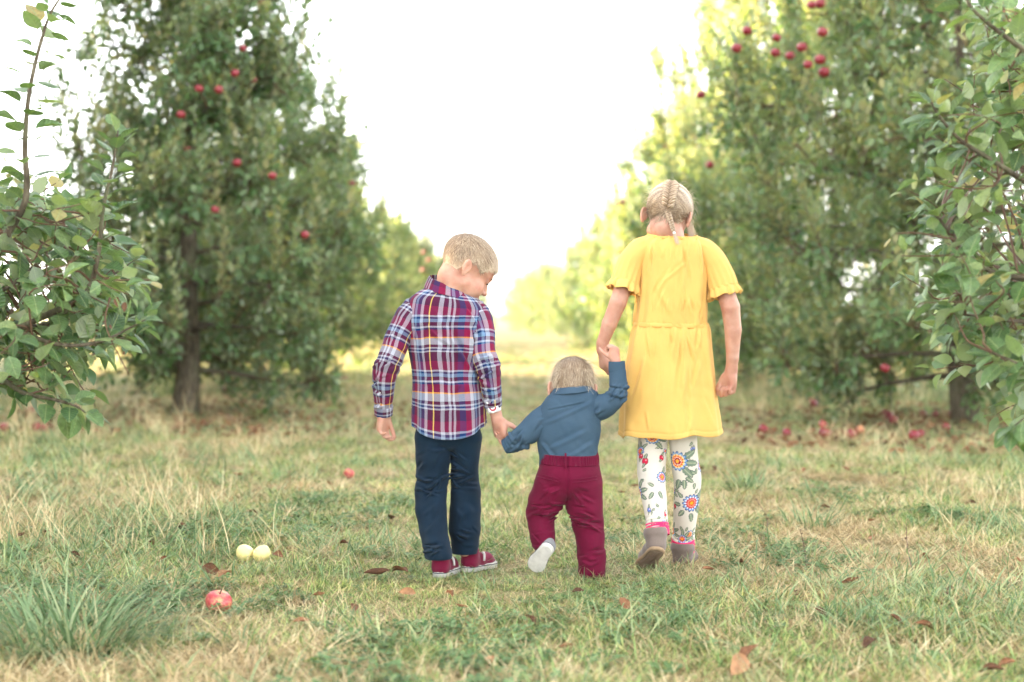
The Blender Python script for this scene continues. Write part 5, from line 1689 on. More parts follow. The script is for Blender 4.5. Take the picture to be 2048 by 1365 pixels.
def build_girl():
    Y0 = 5.3; s = Y0 / 2844.4
    q = lambda px, py, dy=0.0: W(px, py, Y0 + dy)
    m = lambda v: v * s
    root = empty('person', (q(1340, 1147)[0], Y0, 0), 'child in yellow ruffle sleeve dress with braided blond hair and floral leggings', 'person', None)
    hd = Head(q(1340, 416, .05), rot_axes(76, 33, 9), 1.08)
    F = Field((q(1180, 0)[0], Y0 - .25, .10), (q(1500, 0)[0], Y0 + .32, 1.52), .0035)
    hd.build(F)
    F.cone(q(1345, 490, .012), hd.w(0, -.024, -.055), .042, .042, .025)
    F.cone(q(1308, 502, .01), q(1382, 502, .01), .032, .032, .035)
    F.chain([q(1345, 500), q(1344, 560), q(1342, 650), q(1340, 760)], [.05, .062, .062, .06], .03)
    LA = [q(1278, 512), q(1254, 552, -.01), q(1236, 606, -.025), q(1219, 648, -.02), q(1206, 684, 0), q(1205, 700, .005)]
    F.chain(LA, [.038, .034, .0315, .0285, .0225, .0205], .005)
    RA = [q(1412, 516), q(1444, 566, -.01), q(1461, 615, -.025), q(1466, 660, -.02), q(1465, 715, -.01), q(1463, 742, 0)]
    F.chain(RA, [.038, .035, .0345, .0315, .0235, .0205], .005)
    hand(F, q(1206, 698, .005), (.12, .0, -1), (.90, .42, 0), -1, 1.06, curls=[(55, 65, 40), (35, 55, 40), (20, 45, 35), (12, 35, 30)], thumb=(.45, .45, .75), thumb_curl=22, rw=.021)
    hand(F, q(1461, 748, 0), (-.16, .05, -1), (-.62, -.78, 0), 1, 1.10, curls=[(62, 88, 55), (66, 90, 55), (68, 90, 55), (70, 88, 55)], thumb=(.85, .30, .25), thumb_curl=25, rw=.0205)
    F.chain([q(1306, 860), q(1304, 965, -.03), q(1314, 1056, -.10)], [.036, .032, .026], .006)
    F.chain([q(1366, 860), q(1373, 965, .03), q(1366, 1090, .10)], [.036, .032, .026], .006)
    field_obj('body', F, M_skin, root, 2)
    # ---- hair: combed to the middle, plaited down to the nape
    def line(l):
        x, y, z = l.T
        lim = np.interp(y, [-.11, -.085, -.055, -.03, -.005, .015, .035, .06, .11], [-.084, -.084, -.080, -.046, .012, .006, .0, .036, .052])
        return z - lim
    V, Q = scalp_cap(hd, line, .006)
    rng = np.random.default_rng(14)
    Nn = vnormals(V, Q); loc = hd.loc(V)
    cr_c, cr_r = CRAN_C, CRAN_R + .0085
    def braid_pt(t):       # local curve along the back of the head
        ph = R(34 - 88 * t)
        return cr_c + np.array([.010 * math.sin(t * 2.2) + .004, -math.cos(ph) * cr_r[1], math.sin(ph) * cr_r[2]])
    i = rng.integers(0, len(V), 7000); i = i[np.abs(loc[i, 0]) > .006]
    l = loc[i]
    tt = np.clip((.095 - l[:, 2] + .15 * l[:, 1]) / .16, .0, .95)
    tgt = np.array([braid_pt(t) for t in tt])
    def proj(p, t):
        lp = hd.loc(p) - cr_c; k = np.linalg.norm(lp / cr_r, axis=1, keepdims=True)
        lp = lp / k * np.clip(k, 1.0, 1.25)
        return hd.o + ((lp + cr_c) * hd.s) @ hd.M.T
    wt = hd.o + (tgt * hd.s) @ hd.M.T
    cur = V[i].copy(); pts = [cur]
    Ltot = np.minimum(np.linalg.norm(wt - cur, axis=1) * .85, .095)
    for k in range(7):
        dr = unit(wt - cur); rr = np.linalg.norm(wt - cur, axis=1)
        cur = proj(cur + dr * np.minimum(Ltot / 7, rr)[:, None] + rng.normal(0, .0006, cur.shape), 0)
        pts.append(cur)
    Pp = np.stack(pts, 1); T = unit(np.gradient(Pp, axis=1) + 1e-7); S = unit(np.cross(T, Nn[i][:, None, :]))
    tw = .0013 * np.linspace(1, .6, 8)[None, :, None]
    V2 = np.stack([Pp + S * tw / 2, Pp - S * tw / 2], 2).reshape(len(i), -1, 3).reshape(-1, 3)
    qd = np.array([(2 * a, 2 * a + 1, 2 * a + 3, 2 * a + 2) for a in range(7)])
    Q2 = (qd[None] + (np.arange(len(i)) * 16)[:, None, None]).reshape(-1, 4)
    rv = np.clip(rng.normal(.40, .12, len(i)) + .30 * np.sin(np.arctan2(l[:, 2] - .03, np.abs(l[:, 0]) + .01) * 16 + l[:, 1] * 60) + .40 * np.clip((l[:, 2] - .02) / .08, 0, 1), 0, 1)
    gr = [(V2, Q2, 16, rv)]
    i = rng.integers(0, len(V), 420); i = i[(np.abs(loc[i, 0]) > .040) | (loc[i, 2] > .095)]
    D = unit(Nn[i] * .55 + np.array([0, 0, -.15]) + rng.normal(0, .45, (len(i), 3)))
    V3, Q3, mm = strands(V[i], D, rng.uniform(.02, .055, len(i)), 5, .0007, bend=lambda p, t: np.array([0, 0, -.28]) + rng.normal(0, .05, 3))
    gr.append((V3, Q3, mm, np.clip(rng.normal(.95, .08, len(i)), 0, 1)))
    i = rng.integers(0, len(V), 6000); i = i[(loc[i, 2] < .012) & (loc[i, 1] < .0)]
    D = unit(hd.w(*braid_pt(.9)) - V[i]); D = unit(D - Nn[i] * np.sum(D * Nn[i], 1)[:, None] + Nn[i] * .10 + rng.normal(0, .10, D.shape))
    V7, Q7, mm = strands(V[i], D, rng.uniform(.018, .034, len(i)), 4, .0012, Nrm=Nn[i])
    gr.append((V7, Q7, mm, np.clip(rng.normal(.42, .2, len(i)), 0, 1)))
    # loose lock falling past her right cheek
    st = hd.w(.072, .03, .0) + rng.normal(0, .006, (160, 3))
    V4, Q4, mm = strands(st, unit(np.array([.25, .1, -1.0]) + rng.normal(0, .12, (160, 3))), rng.uniform(.05, .10, 160), 6, .0008, bend=lambda p, t: np.array([.02, 0, -.06]))
    gr.append((V4, Q4, mm, np.clip(rng.normal(.9, .1, 160), 0, 1)))
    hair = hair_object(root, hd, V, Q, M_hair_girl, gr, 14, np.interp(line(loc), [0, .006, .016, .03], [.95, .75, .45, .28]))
    # plait
    def strand_lobe(pts, rad, seed):
        c = path_ctrl(pts, rad, [.75] * len(pts))
        rg = np.random.default_rng(seed)
        ph = rg.random() * 6
        V, Q, uv, (TH, VV) = loft(c, 22, 12, lambda th, v, P: .0011 * np.sin(th * 7 + v * 5 + ph))
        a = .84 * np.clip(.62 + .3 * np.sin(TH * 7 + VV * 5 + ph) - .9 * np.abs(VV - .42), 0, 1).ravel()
        return V, Q, a
    g = Geo()
    N = 9
    for k in range(N):
        for sd in (-1, 1):
            t = (k + (.5 if sd > 0 else 0)) / N * .86 + .02
            b0, b1, b2 = braid_pt(max(0, t - .09)), braid_pt(t), braid_pt(min(1, t + .05))
            wd = .027 * min(1, .35 + 2.6 * t) * (1 - .35 * t)
            p = [b0 + np.array([sd * wd, .010, 0]), b0 * .5 + b1 * .5 + np.array([sd * wd * .85, .001, .002]), b1 + np.array([sd * wd * .40, -.004, 0]), b2 + np.array([-sd * .003, .001, 0])]
            rad = np.array([.006, .0105, .0095, .004]) * (1 - .25 * t) * min(1, .55 + 2 * t) * hd.s
            P_ = catmull(np.array([hd.w(*x) for x in p]), 8)
            V5, Q5, a5 = strand_lobe(P_, catmull(rad[:, None], 8)[:, 0], k * 2 + sd + 1)
            g.add(V5, None, Q5, a5)
    e0 = hd.w(*braid_pt(.92)); tip = q(1348, 466, -.075)
    for k in range(8):
        for sd in (-1, 1):
            t0 = (k + (.5 if sd > 0 else 0)) / 8.5
            c0 = e0 * (1 - t0) + tip * t0; c1 = e0 * (1 - min(1, t0 + .16)) + tip * min(1, t0 + .16)
            wd = .0075 * (1 - .4 * t0)
            P_ = [c0 + np.array([sd * wd, 0, .002]), c0 * .5 + c1 * .5 + np.array([sd * wd * .8, -.003, 0]), c1 + np.array([-sd * .001, -.001, 0])]
            V5, Q5, a5 = strand_lobe(catmull(np.array(P_), 6), catmull(np.array([[.003], [.0052], [.002]]), 6)[:, 0] * (1 - .35 * t0), 50 + k)
            g.add(V5, None, Q5, a5)
    add('braid', g.mesh('braid', M_hair_girl), hair)
    st = tip + rng.normal(0, .0022, (170, 3))
    V6, Q6, mm = strands(st, unit(np.array([.35, -.12, -1.0]) + rng.normal(0, .10, (170, 3))), rng.uniform(.02, .048, 170), 4, .0008)
    gt = Geo(); gt.add(V6, None, Q6, np.repeat(np.clip(rng.normal(.85, .12, 170), 0, 1) * .84, mm))
    add('braid_tail', gt.mesh('braid_tail', M_hair_girl), hair)
    cr = path_ctrl([tip + np.array([0, 0, z]) for z in (.004, .003, -.003, -.004)], [.0042, .0055, .0055, .0042])
    cloth_obj('hair_elastic', cr, 16, 8, M_elastic, hair, thick=0)
    V, T, Q = disc(hd.w(.083, -.024, -.036), hd.M @ np.array([.6, -.8, 0]), .003, .002, 10); add('earring', make_mesh('earring', V, [T, Q], M_gold), root)
    V, T, Q = disc(hd.w(-.083, -.024, -.036), hd.M @ np.array([-.6, -.8, 0]), .003, .002, 10); add('earring', make_mesh('earring', V, [T, Q], M_gold), root)
    # ---- dress
    rows = [(472, 1345, 49, .062, .010), (477, 1345, 57, .070, .006), (490, 1345, 66, .080, .002), (515, 1345, 70, .088, 0), (560, 1345, 70, .094, 0), (605, 1343, 71, .098, 0), (640, 1341, 72.5, .098, 0), (651, 1341, 72.5, .097, 0)]
    bod = [(q(x, y, .012), np.array([m(hw), 0, -.004]), np.array([0, dp, tz])) for (y, x, hw, dp, tz) in rows]
    csb = crease_set(25, q, [(1345, 625, 62, 14, 12, 88, 10, 44, .0045, .0035), (1345, 500, 60, 14, 8, 88, 12, 50, .005, .0035), (1345, 560, 50, 40, 6, 80, 25, 80, .007, .0035)])
    css = crease_set(26, q, [(1340, 690, 70, 20, 14, 90, 8, 70, .005, .0045), (1340, 780, 75, 50, 8, 90, 10, 110, .009, .005), (1340, 850, 85, 12, 6, 88, 12, 50, .008, .003)])
    def db(th, v, P):
        a = .0026 * np.exp(-((1 - v) / .10) ** 2) * np.sin(th * 46 + 2 * np.sin(th * 5)) + .0022 * np.exp(-(v / .14) ** 2) * np.sin(th * 40 + 2 * np.sin(th * 3))
        a += .0046 * np.sin(th * 11 + 1.5 * np.sin(th * 3 + v * 2)) * (.4 + .6 * np.abs(v - .45)) + .0032 * wrinkle(P, 28, 41, (1, 1, .35)) + .0010 * wrinkle(P, 75, 45)
        a += crease(P, q(1360, 484), q(1360, 640), .004, .0035, .1)
        a += crease(P, q(1300, 480), q(1290, 560), .005, .0040) + crease(P, q(1402, 560), q(1396, 480), .005, .0040)
        a += crease(P, q(1345, 640), q(1300, 560), .010, .0025) + csb(P)
        return a
    dress = cloth_obj('dress', bod, 220, 110, M_yellow, root, db, power=2.25, thick=.002)
    rows = [(649, 1341, 73, .098), (655, 1341, 76, .100), (668, 1341, 79.5, .106), (700, 1340, 84, .116), (770, 1338, 93, .130), (830, 1340, 98, .140), (870, 1341, 101, .147)]
    sk = [(q(x, y, .012), np.array([m(hw), 0, .004]), np.array([0, dp, 0])) for (y, x, hw, dp) in rows]
    def ds(th, v, P):
        a = .0032 * np.exp(-((v - .05) / .12) ** 2) * np.sin(th * 44 + 2 * np.sin(th * 5))
        a += .011 * np.clip(v - .05, 0, 1) * np.sin(th * 7 + .8 * np.sin(th * 2 + 1)) + .0055 * np.clip(.75 - v, 0, .5) * np.sin(th * 19 + 2 * np.sin(th * 4))
        a += .0034 * wrinkle(P, 24, 43, (1, 1, .4)) + .0010 * wrinkle(P, 70, 44)
        a += crease(P, q(1290, 680), q(1272, 800), .012, .004) + crease(P, q(1395, 680), q(1412, 800), .012, -.004)
        a += css(P)
        a -= .0022 * np.exp(-((v - .955) / .006) ** 2)
        return a
    cloth_obj('skirt', sk, 220, 110, M_yellow, dress, ds, power=2.2, thick=.0022, hem=lambda th, v, P: np.stack([0 * v, 0 * v, v ** 3 * (.0045 * np.sin(th * 5 + 1) + .003 * np.sin(th * 9))], -1))
    wbn = [(q(1341, y, .012), np.array([m(hw), 0, -.004]), np.array([0, dp, 0])) for (y, hw, dp) in ((647, 73, .0985), (649, 74.5, .100), (653, 74.8, .101), (656, 74.5, .0995))]
    cloth_obj('waist_seam', wbn, 220, 10, M_yellow, dress, power=2.25, thick=.002)
    nb = [(q(1345, y, .012), np.array([m(hw), 0, -.004]), np.array([0, dp, .010])) for (y, hw, dp) in ((470, 48, .061), (469.5, 49.5, .063), (474, 51.5, .0655), (476, 51, .064))]
    cloth_obj('neckband', nb, 180, 10, M_yellow, dress, lambda th, v, P: .0010 * np.sin(th * 50 + 2 * np.sin(th * 6)), power=2.2, thick=.002)
    def sleeve(pts, rad, rdir, seed):
        P = [q(*p) for p in pts]
        c = path_ctrl(P, [m(r) for r in rad])
        # turn the open end to lie square to the arm
        def d(th, v, Pp):
            return .0022 * wrinkle(Pp, 30, seed, (1, 1, .5)) + .0028 * np.clip(v - .4, 0, 1) * np.sin(th * 16 + seed) + .003 * np.clip(.35 - v, 0, 1) * np.sin(th * 12)
        sl = cloth_obj('sleeve', c, 110, 60, M_yellow, dress, d, thick=.002)
        e = P[-1]; t = unit(P[-1] - P[-2]); r = m(rad[-1])
        rc = path_ctrl([e - t * .004, e + t * .004, e + t * .018, e + t * .034], [r * .99, r * 1.02, r * 1.10, r * 1.16])
        cloth_obj('ruffle', rc, 220, 18, M_yellow, sl, lambda th, v, Pp: (.0060 * v * np.sin(th * 11 + seed + 2.2 * np.sin(th * 3 + 1) + 1.1 * np.sin(th * 7))), thick=.0018,
                  hem=lambda th, v, Pp: np.stack([0 * v, 0 * v, .004 * v * np.sin(th * 11 + seed + 1.5 + 2.2 * np.sin(th * 3 + 1))], -1))
    sleeve([(1304, 492, .01), (1284, 502, .008), (1266, 522, .004), (1256, 548, 0), (1251, 566, -.005)], [21, 25, 27, 28.5, 29], None, 4)
    sleeve([(1386, 494, .01), (1406, 504, .008), (1426, 526, .004), (1439, 555, 0), (1445, 576, -.005)], [21, 25, 27.5, 29.5, 30], None, 9)
    # ---- leggings
    def legging(pts, rad, fl, lv, be, seed, anks):
        P = [q(*p) for p in pts]
        c = path_ctrl(P, [m(r) for r in rad])
        circ = 2 * PI * m(np.mean(rad))
        def d(th, v, Pp):
            e = np.exp(-((v - anks) / .10) ** 2)
            return .0030 * e * np.sin(v * 150 + 1.2 * np.sin(th + seed)) + .0011 * wrinkle(Pp, 60, seed, (1, 1, 1.4)) + .0018 * np.exp(-((v - .08) / .08) ** 2) * np.sin(v * 90 + 2 * np.sin(th))
        # motif places are measured from the middle of the calf side (u) and the top (v)
        off = .75 * circ
        sh = lambda L: [(a[0] + off,) + tuple(a[1:]) for a in L]
        return cloth_obj('legging', c, 150, 330, M_floral, root, d, thick=.0014, cols=lambda V, uv: {'print': floral(V, uv, sh(fl), sh(lv), sh(be))})
    K = 5.3 / 2844.4
    rd = (.55, .02, .06); bl = (.12, .20, .50)
    legging([(1306, 850, 0), (1306, 880, 0), (1303, 922, -.015), (1304, 965, -.04), (1309, 1002, -.06), (1313, 1039, -.085), (1315, 1062, -.10)], [29, 28.5, 28, 26.5, 23.5, 21, 20.5],
            [(.008, .050, .030, 12, .3, 1), (-.034, .205, .026, 11, 1.0, 0), (-.045, .098, .012, 7, 0, 0), (.050, .105, .022, 9, 2, 0), (-.028, .385, .020, 9, .4, 1), (.040, .395, .016, 8, .4, 1), (.08, .25, .03, 10, .5, 0), (-.085, .30, .03, 10, .5, 1)],
            [(-.020, .085, .018, .5), (-.030, .092, .014, -.4), (-.018, .26, .030, 1.9), (.006, .262, .030, .9), (.0, .24, .024, -.6), (.022, .175, .018, .3), (.032, .215, .020, -.2), (-.010, .32, .018, -.9), (.006, .325, .016, .2), (.020, .33, .016, 1.2), (-.012, .355, .016, .5), (.030, .36, .015, 2)],
            [(-.030, .128, .010, rd), (.028, .145, .012, rd), (.045, .125, .010, rd), (.033, .325, .009, bl), (-.040, .345, .008, rd), (.0, .41, .008, bl)], 3, .93)
    legging([(1366, 850, 0), (1366, 880, 0), (1370, 927, .01), (1375, 960, .02), (1373, 1002, .04), (1370, 1039, .06), (1367, 1070, .085), (1366, 1090, .10)], [28, 27.5, 27, 27, 25.5, 22.5, 21, 20.5],
            [(.032, .125, .042, 13, .2, 1), (-.012, .285, .040, 14, .4, 0), (.078, .25, .022, 9, 0, 0), (-.02, .415, .022, 8, .3, 1), (.012, .435, .024, 9, 1.3, 0), (-.025, .46, .018, 8, .3, 0), (-.07, .16, .03, 10, 1, 0), (.07, .42, .025, 10, 1, 1)],
            [(.005, .165, .035, 2.8), (.010, .185, .032, 2.4), (.018, .195, .036, 1.6), (.034, .195, .044, 1.2), (-.018, .21, .022, 1.5), (-.035, .16, .022, 1.2), (.022, .265, .030, -.7), (.028, .295, .032, .1), (.014, .315, .034, .9), (-.012, .325, .036, 1.8), (-.022, .25, .020, -2.2), (.0, .40, .020, -1.9), (.014, .40, .022, -1.1), (-.03, .06, .02, .6)],
            [(.055, .31, .008, rd), (-.035, .085, .005, bl), (-.028, .083, .005, bl), (-.021, .085, .005, bl)], 7, .93)
    # ---- socks and suede boots
    for P, r in (([q(1314, 1047, -.092), q(1315, 1058, -.097), q(1317, 1072, -.105)], 20.4), ([q(1366, 1077, .088), q(1366, 1090, .096), q(1366, 1104, .10)], 21)):
        cloth_obj('sock', path_ctrl(P, [m(r) * 1.06, m(r) * 1.09, m(r) * 1.05]), 40, 14, M_pink, root, lambda th, v, Pp: .0012 * np.sin(v * 20 + np.sin(th)), thick=.0015)
    _a = R(14); Ml = np.array([[math.cos(_a), 0, math.sin(_a)], [0, 1, 0], [-math.sin(_a), 0, math.cos(_a)]]) @ rot_axes(98, 33, 0)
    heel = q(1318, 1100, -.182)
    make_shoe('boot', root, heel, Ml, .205, .080, .014, M_suede, M_crepe, M_tread, .036, .045, shaft_dir=q(1315, 1050, -.10) - q(1319, 1092, -.115), line=False, bars=15)
    o = q(1361, 1143, .05); o[2] = .002
    make_shoe('boot', root, o, rot_axes(72, 0, 0), .205, .080, .014, M_suede, M_crepe, M_tread, .036, .046, line=False)
    return root
build_girl()
# ================================================================ apples, fallen leaves, weeds
def gpt(px, py, z=0.0):
    """ground point seen at a pixel of the photograph"""
    d = _rt * ((px - 1024) / 2844.4) + _up * ((682.5 - py) / 2844.4) + _fw
    t = (z - CAM_H) / d[2]
    p = np.array([0, 0, CAM_H]) + d * t
    p[2] = float(ground_z(p[0], p[1])) + z
    return p

def apple_mesh(nu=20, nv=14, dent=.18):
    t = np.linspace(0, PI, nv)
    r = np.sin(t) * (1 + .08 * np.cos(t)) ; z = np.cos(t) * .92
    z = z - dent * np.exp(-(np.sin(t) / .30) ** 2) * np.sign(np.cos(t))
    a = np.arange(nu) / nu * 2 * PI
    k = 1 + .03 * np.cos(5 * a)[None] * (np.cos(t)[:, None] < 0)
    V = np.stack([r[:, None] * np.cos(a) * k, r[:, None] * np.sin(a) * k, np.repeat(z[:, None], nu, 1)], -1).reshape(-1, 3)
    i = np.arange(nv - 1)[:, None] * nu; j = np.arange(nu)[None]; j2 = (j + 1) % nu
    Q = np.stack([i + j, i + nu + j, i + nu + j2, i + j2], -1).reshape(-1, 4)
    return V, Q

def apple_mat(name, base, blush, amt, rough=.32):
    m, nt, out = mat_new(name)
    tc = N_(nt, 'TexCoord'); oi = N_(nt, 'ObjectInfo')
    ad = N_(nt, 'VectorMath', operation='ADD'); nt.links.new(tc.outputs['Object'], ad.inputs[0]); nt.links.new(oi.outputs['Location'], ad.inputs[1])
    n1 = noise(nt, ad.outputs[0], 1.1, 3)
    mp = N_(nt, 'Mapping'); mp.inputs['Scale'].default_value = (7, 7, .8); nt.links.new(tc.outputs['Object'], mp.inputs[0])
    n2 = noise(nt, mp.outputs[0], 1.5, 3)
    a = N_(nt, 'Math', operation='MULTIPLY_ADD'); a.inputs[1].default_value = .45; nt.links.new(n2.outputs[0], a.inputs[0]); nt.links.new(n1.outputs[0], a.inputs[2])
    f = ramp(nt, [(.72 - amt, (0, 0, 0)), (.98 - amt, (1, 1, 1))], a.outputs[0])
    vo = N_(nt, 'TexVoronoi'); vo.inputs['Scale'].default_value = 9; nt.links.new(tc.outputs['Object'], vo.inputs['Vector'])
    dots = ramp(nt, [(.03, (1, 1, 1)), (.06, (0, 0, 0))], vo.outputs['Distance'])
    c = mixc(nt, f.outputs[0], base, blush)
    sp = noise(nt, ad.outputs[0], 2.3, 4)
    bruise = ramp(nt, [(.66, (0, 0, 0)), (.72, (.7, .7, .7))], sp.outputs[0])
    c = mixc(nt, bruise.outputs[0], c, (.20, .10, .04))
    mx = N_(nt, 'Math', operation='MULTIPLY'); mx.inputs[1].default_value = .35; nt.links.new(dots.outputs[0], mx.inputs[0])
    c = mixc(nt, mx.outputs[0], c, (.75, .6, .35))
    bsdf(nt, out, c, rough, .5)
    return m
MA_red = apple_mat('apple_red', (.34, .12, .05), (.20, .010, .020), .36)
MA_blush = apple_mat('apple_blush', (.66, .44, .18), (.42, .05, .06), .22)
MA_yellow = apple_mat('apple_yellow', (.82, .70, .30), (.78, .50, .25), -.18)
_aV, _aQ = apple_mesh()
AP = {k: make_mesh('apple', _aV, _aQ, mm) for k, mm in (('red', MA_red), ('blush', MA_blush), ('yellow', MA_yellow))}
_sV, _sT, _sQ = tube_np([(0, 0, .70), (.03, .02, .95), (.10, .05, 1.18)], [.05, .045, .06], 6)
STEM = make_mesh('stem', _sV, [_sT, _sQ], M_twig)
_ar = np.random.default_rng(6)
def apple(p, r, kind, label, group=None, tilt=None, stem=False, squash=1.0):
    o = bpy.data.objects.new('apple', AP[kind]); COL.objects.link(o)
    o.location = p; o.scale = (r, r, r * squash)
    o.rotation_euler = tilt if tilt is not None else (_ar.uniform(-1.2, 1.2), _ar.uniform(-1.2, 1.2), _ar.uniform(0, 6))
    o['label'] = label; o['category'] = 'apple'
    if group: o['group'] = group
    if stem:
        s_ = bpy.data.objects.new('stem', STEM); COL.objects.link(s_); s_.parent = o
    return o

def ground_apple(px, py, r, kind, label, group=None, **k):
    p = gpt(px, py, .012); p[2] += r * (.72 if py > 900 else 1.15)
    return apple(p, r, kind, label, group, **k)
ground_apple(490, 1117, .036, 'yellow', 'blotched yellow windfall apple touching another in short grass', tilt=(.5, .3, 1), stem=False)
ground_apple(524, 1119, .036, 'yellow', 'clean pale yellow windfall apple touching a blotched one', tilt=(-.4, .6, 2), stem=False)
ground_apple(437, 1219, .044, 'blush', 'large red and yellow windfall apple by the tussock', tilt=(.35, .1, .4), squash=.85, stem=True)
ground_apple(698, 957, .034, 'blush', 'pink windfall apple lying alone on the mown way', tilt=(.4, .5, 1))
G1 = 'windfall apples by the young tree'
for (px, py) in ((8, 872), (74, 870), (90, 874), (62, 832), (150, 828)):
    ground_apple(px, py, .040, 'red', 'red windfall apple in the grass behind the young tree branch', G1)
G2 = 'windfall apples under the tall bushy tree'
for (px, py) in ((545, 790), (604, 786), (516, 778), (632, 770), (662, 776), (575, 774), (690, 770), (452, 792)):
    ground_apple(px, py, .043, 'red', 'red windfall apple on the leaf litter under the tall bushy tree', G2)
G3 = 'windfall apples in the open grass beside the girl'
for (px, py, k) in ((1590, 806, 'blush'), (1618, 812, 'red'), (1628, 820, 'red'), (1592, 784, 'yellow')):
    ground_apple(px, py, .042, k, 'windfall apple in the open grass between the girl and the big tree', G3)
G4 = 'windfall apples heaped round the big trees trunk'
for k in range(26):
    a = _ar.random() * 6.28; rr = .25 + 1.15 * math.sqrt(_ar.random())
    x = 3.75 + rr * 1.15 * math.cos(a) - .25; y = 11.6 + rr * .9 * math.sin(a)
    r = _ar.uniform(.034, .042)
    apple((x, y, float(ground_z(x, y)) + .01 + r * 1.0), r, 'red' if _ar.random() < .85 else 'blush', 'windfall apple among many round the trunk of the big tree', G4)
# apples hanging in the crowns
def hang(px, py, Y, r, kind, label, group):
    apple(W(px, py, Y + _ar.uniform(-.25, .35)), r * _ar.uniform(.82, 1.08), kind, label, group, tilt=(_ar.uniform(-.3, .3), _ar.uniform(-.3, .3), _ar.uniform(0, 6)), stem=True)
G5 = 'apples hanging in the tall bushy tree'
for (px, py, Y) in ((478, 70, 12.0), (486, 97, 12.0), (470, 147, 11.9), (437, 180, 11.8), (375, 300, 11.6), (398, 178, 11.9), (545, 352, 11.7), (474, 326, 11.6), (362, 230, 11.8), (507, 160, 12.1), (520, 5, 12.3), (610, 470, 11.7), (430, 420, 11.4)):
    hang(px, py, Y, .037, 'red', 'red apple hanging among the leaves of the tall bushy tree', G5)
G6 = 'apples hanging in the big tree with upright shoots'
for (px, py, Y) in ((1553, 76, 11.0), (1640, 8, 11.1), (1623, 10, 11.1), (1645, 65, 11.0), (1648, 145, 10.9), (1473, 97, 11.4), (1494, 62, 11.4), (1616, 130, 10.9), (1640, 120, 10.9), (1551, 106, 11.0), (1402, 190, 13.6), (1580, 112, 11.0), (1604, 95, 11.0), (1770, 737, 10.6)):
    hang(px, py, Y, .042, 'red', 'dark red apple hanging high in the big tree with upright shoots', G6)
G7 = 'apples hanging in distant trees'
for (px, py, Y) in ((848, 505, 26.0), (858, 520, 26.0), (846, 540, 26.0), (704, 368, 16.6), (690, 420, 16.6), (1246, 405, 19.6), (1420, 330, 15.4), (1500, 300, 15.2), (1233, 408, 23.8)):
    hang(px, py, Y, .045, 'red', 'small blurred red apple in one of the far trees', G7)

# ---------------------------------------------------------------- dead leaves
def dead_leaf_mesh(rng):
    n = 7; t = np.linspace(0, 1, n)
    w = .30 * np.sin(PI * t ** .85) ** .8; w[0] = .01; w[-1] = .005
    cu = rng.uniform(1.0, 2.4); be = rng.uniform(-.5, .6)
    V = []
    for i in range(n):
        for f in (-1, -.5, 0, .5, 1):
            a = f * cu; rr = w[i] / max(cu, .3)
            V.append((t[i] - .5, rr * math.sin(a), rr * (1 - math.cos(a)) + be * (t[i] - .5) ** 2 + .02 * math.sin(8 * t[i] + 4 * f)))
    V = np.array(V); V[:, 2] -= V[:, 2].min()
    Q = [(i * 5 + j, i * 5 + 5 + j, i * 5 + 6 + j, i * 5 + j + 1) for i in range(n - 1) for j in range(4)]
    return V, np.array(Q)
def dead_mat():
    m, nt, out = mat_new('dead_leaf')
    oi = N_(nt, 'ObjectInfo'); tc = N_(nt, 'TexCoord')
    rp = ramp(nt, [(0, (.10, .045, .025)), (.4, (.24, .11, .055)), (.75, (.30, .14, .07)), (1, (.38, .20, .10))], oi.outputs['Random'])
    n = noise(nt, tc.outputs['Object'], 5, 4)
    c = mixc(nt, 1.0, rp.outputs[0], ramp(nt, [(.3, (.55, .55, .55)), (.7, (1.2, 1.2, 1.2))], n.outputs[0]).outputs[0], 'MULTIPLY')
    b = bsdf(nt, out, c, .75, .25)
    bump(nt, b, n.outputs[0], .4, .03)
    return m
M_dead = dead_mat()
_dr = np.random.default_rng(12)
DEAD = [make_mesh('fallen_leaf', *dead_leaf_mesh(_dr), M_dead) for _ in range(7)]
def fallen_leaf(px, py, L, label='curled brown dead leaf lying in the short grass', group='dead leaves scattered over the grass', rz=None):
    p = gpt(px, py, .034)
    o = bpy.data.objects.new('fallen_leaf', DEAD[int(_dr.integers(7))]); COL.objects.link(o)
    o.location = p; o.scale = (L, L, L)
    o.rotation_euler = (_dr.normal(0, .45), _dr.normal(0, .35), _dr.uniform(0, 6.28) if rz is None else rz)
    o['label'] = label; o['category'] = 'leaf'; o['group'] = group
for (px, py, L, lb) in ((425, 1140, .10, 'dark curled leaf in front of the two yellow apples'), (447, 1150, .085, 'pale backed leaf in front of the two yellow apples'), (755, 1146, .10, 'large dark curled leaf at the boys heel'), (800, 1142, .09, 'russet leaf at the boys heel'),
                       (1475, 1330, .105, 'largest crumpled brown leaf, two lobed, in clover'), (1500, 1310, .09, 'upright brown leaf against the largest crumpled one'), (1740, 1283, .075, 'pointed russet leaf standing upright in dry grass')):
    fallen_leaf(px, py, L, lb)
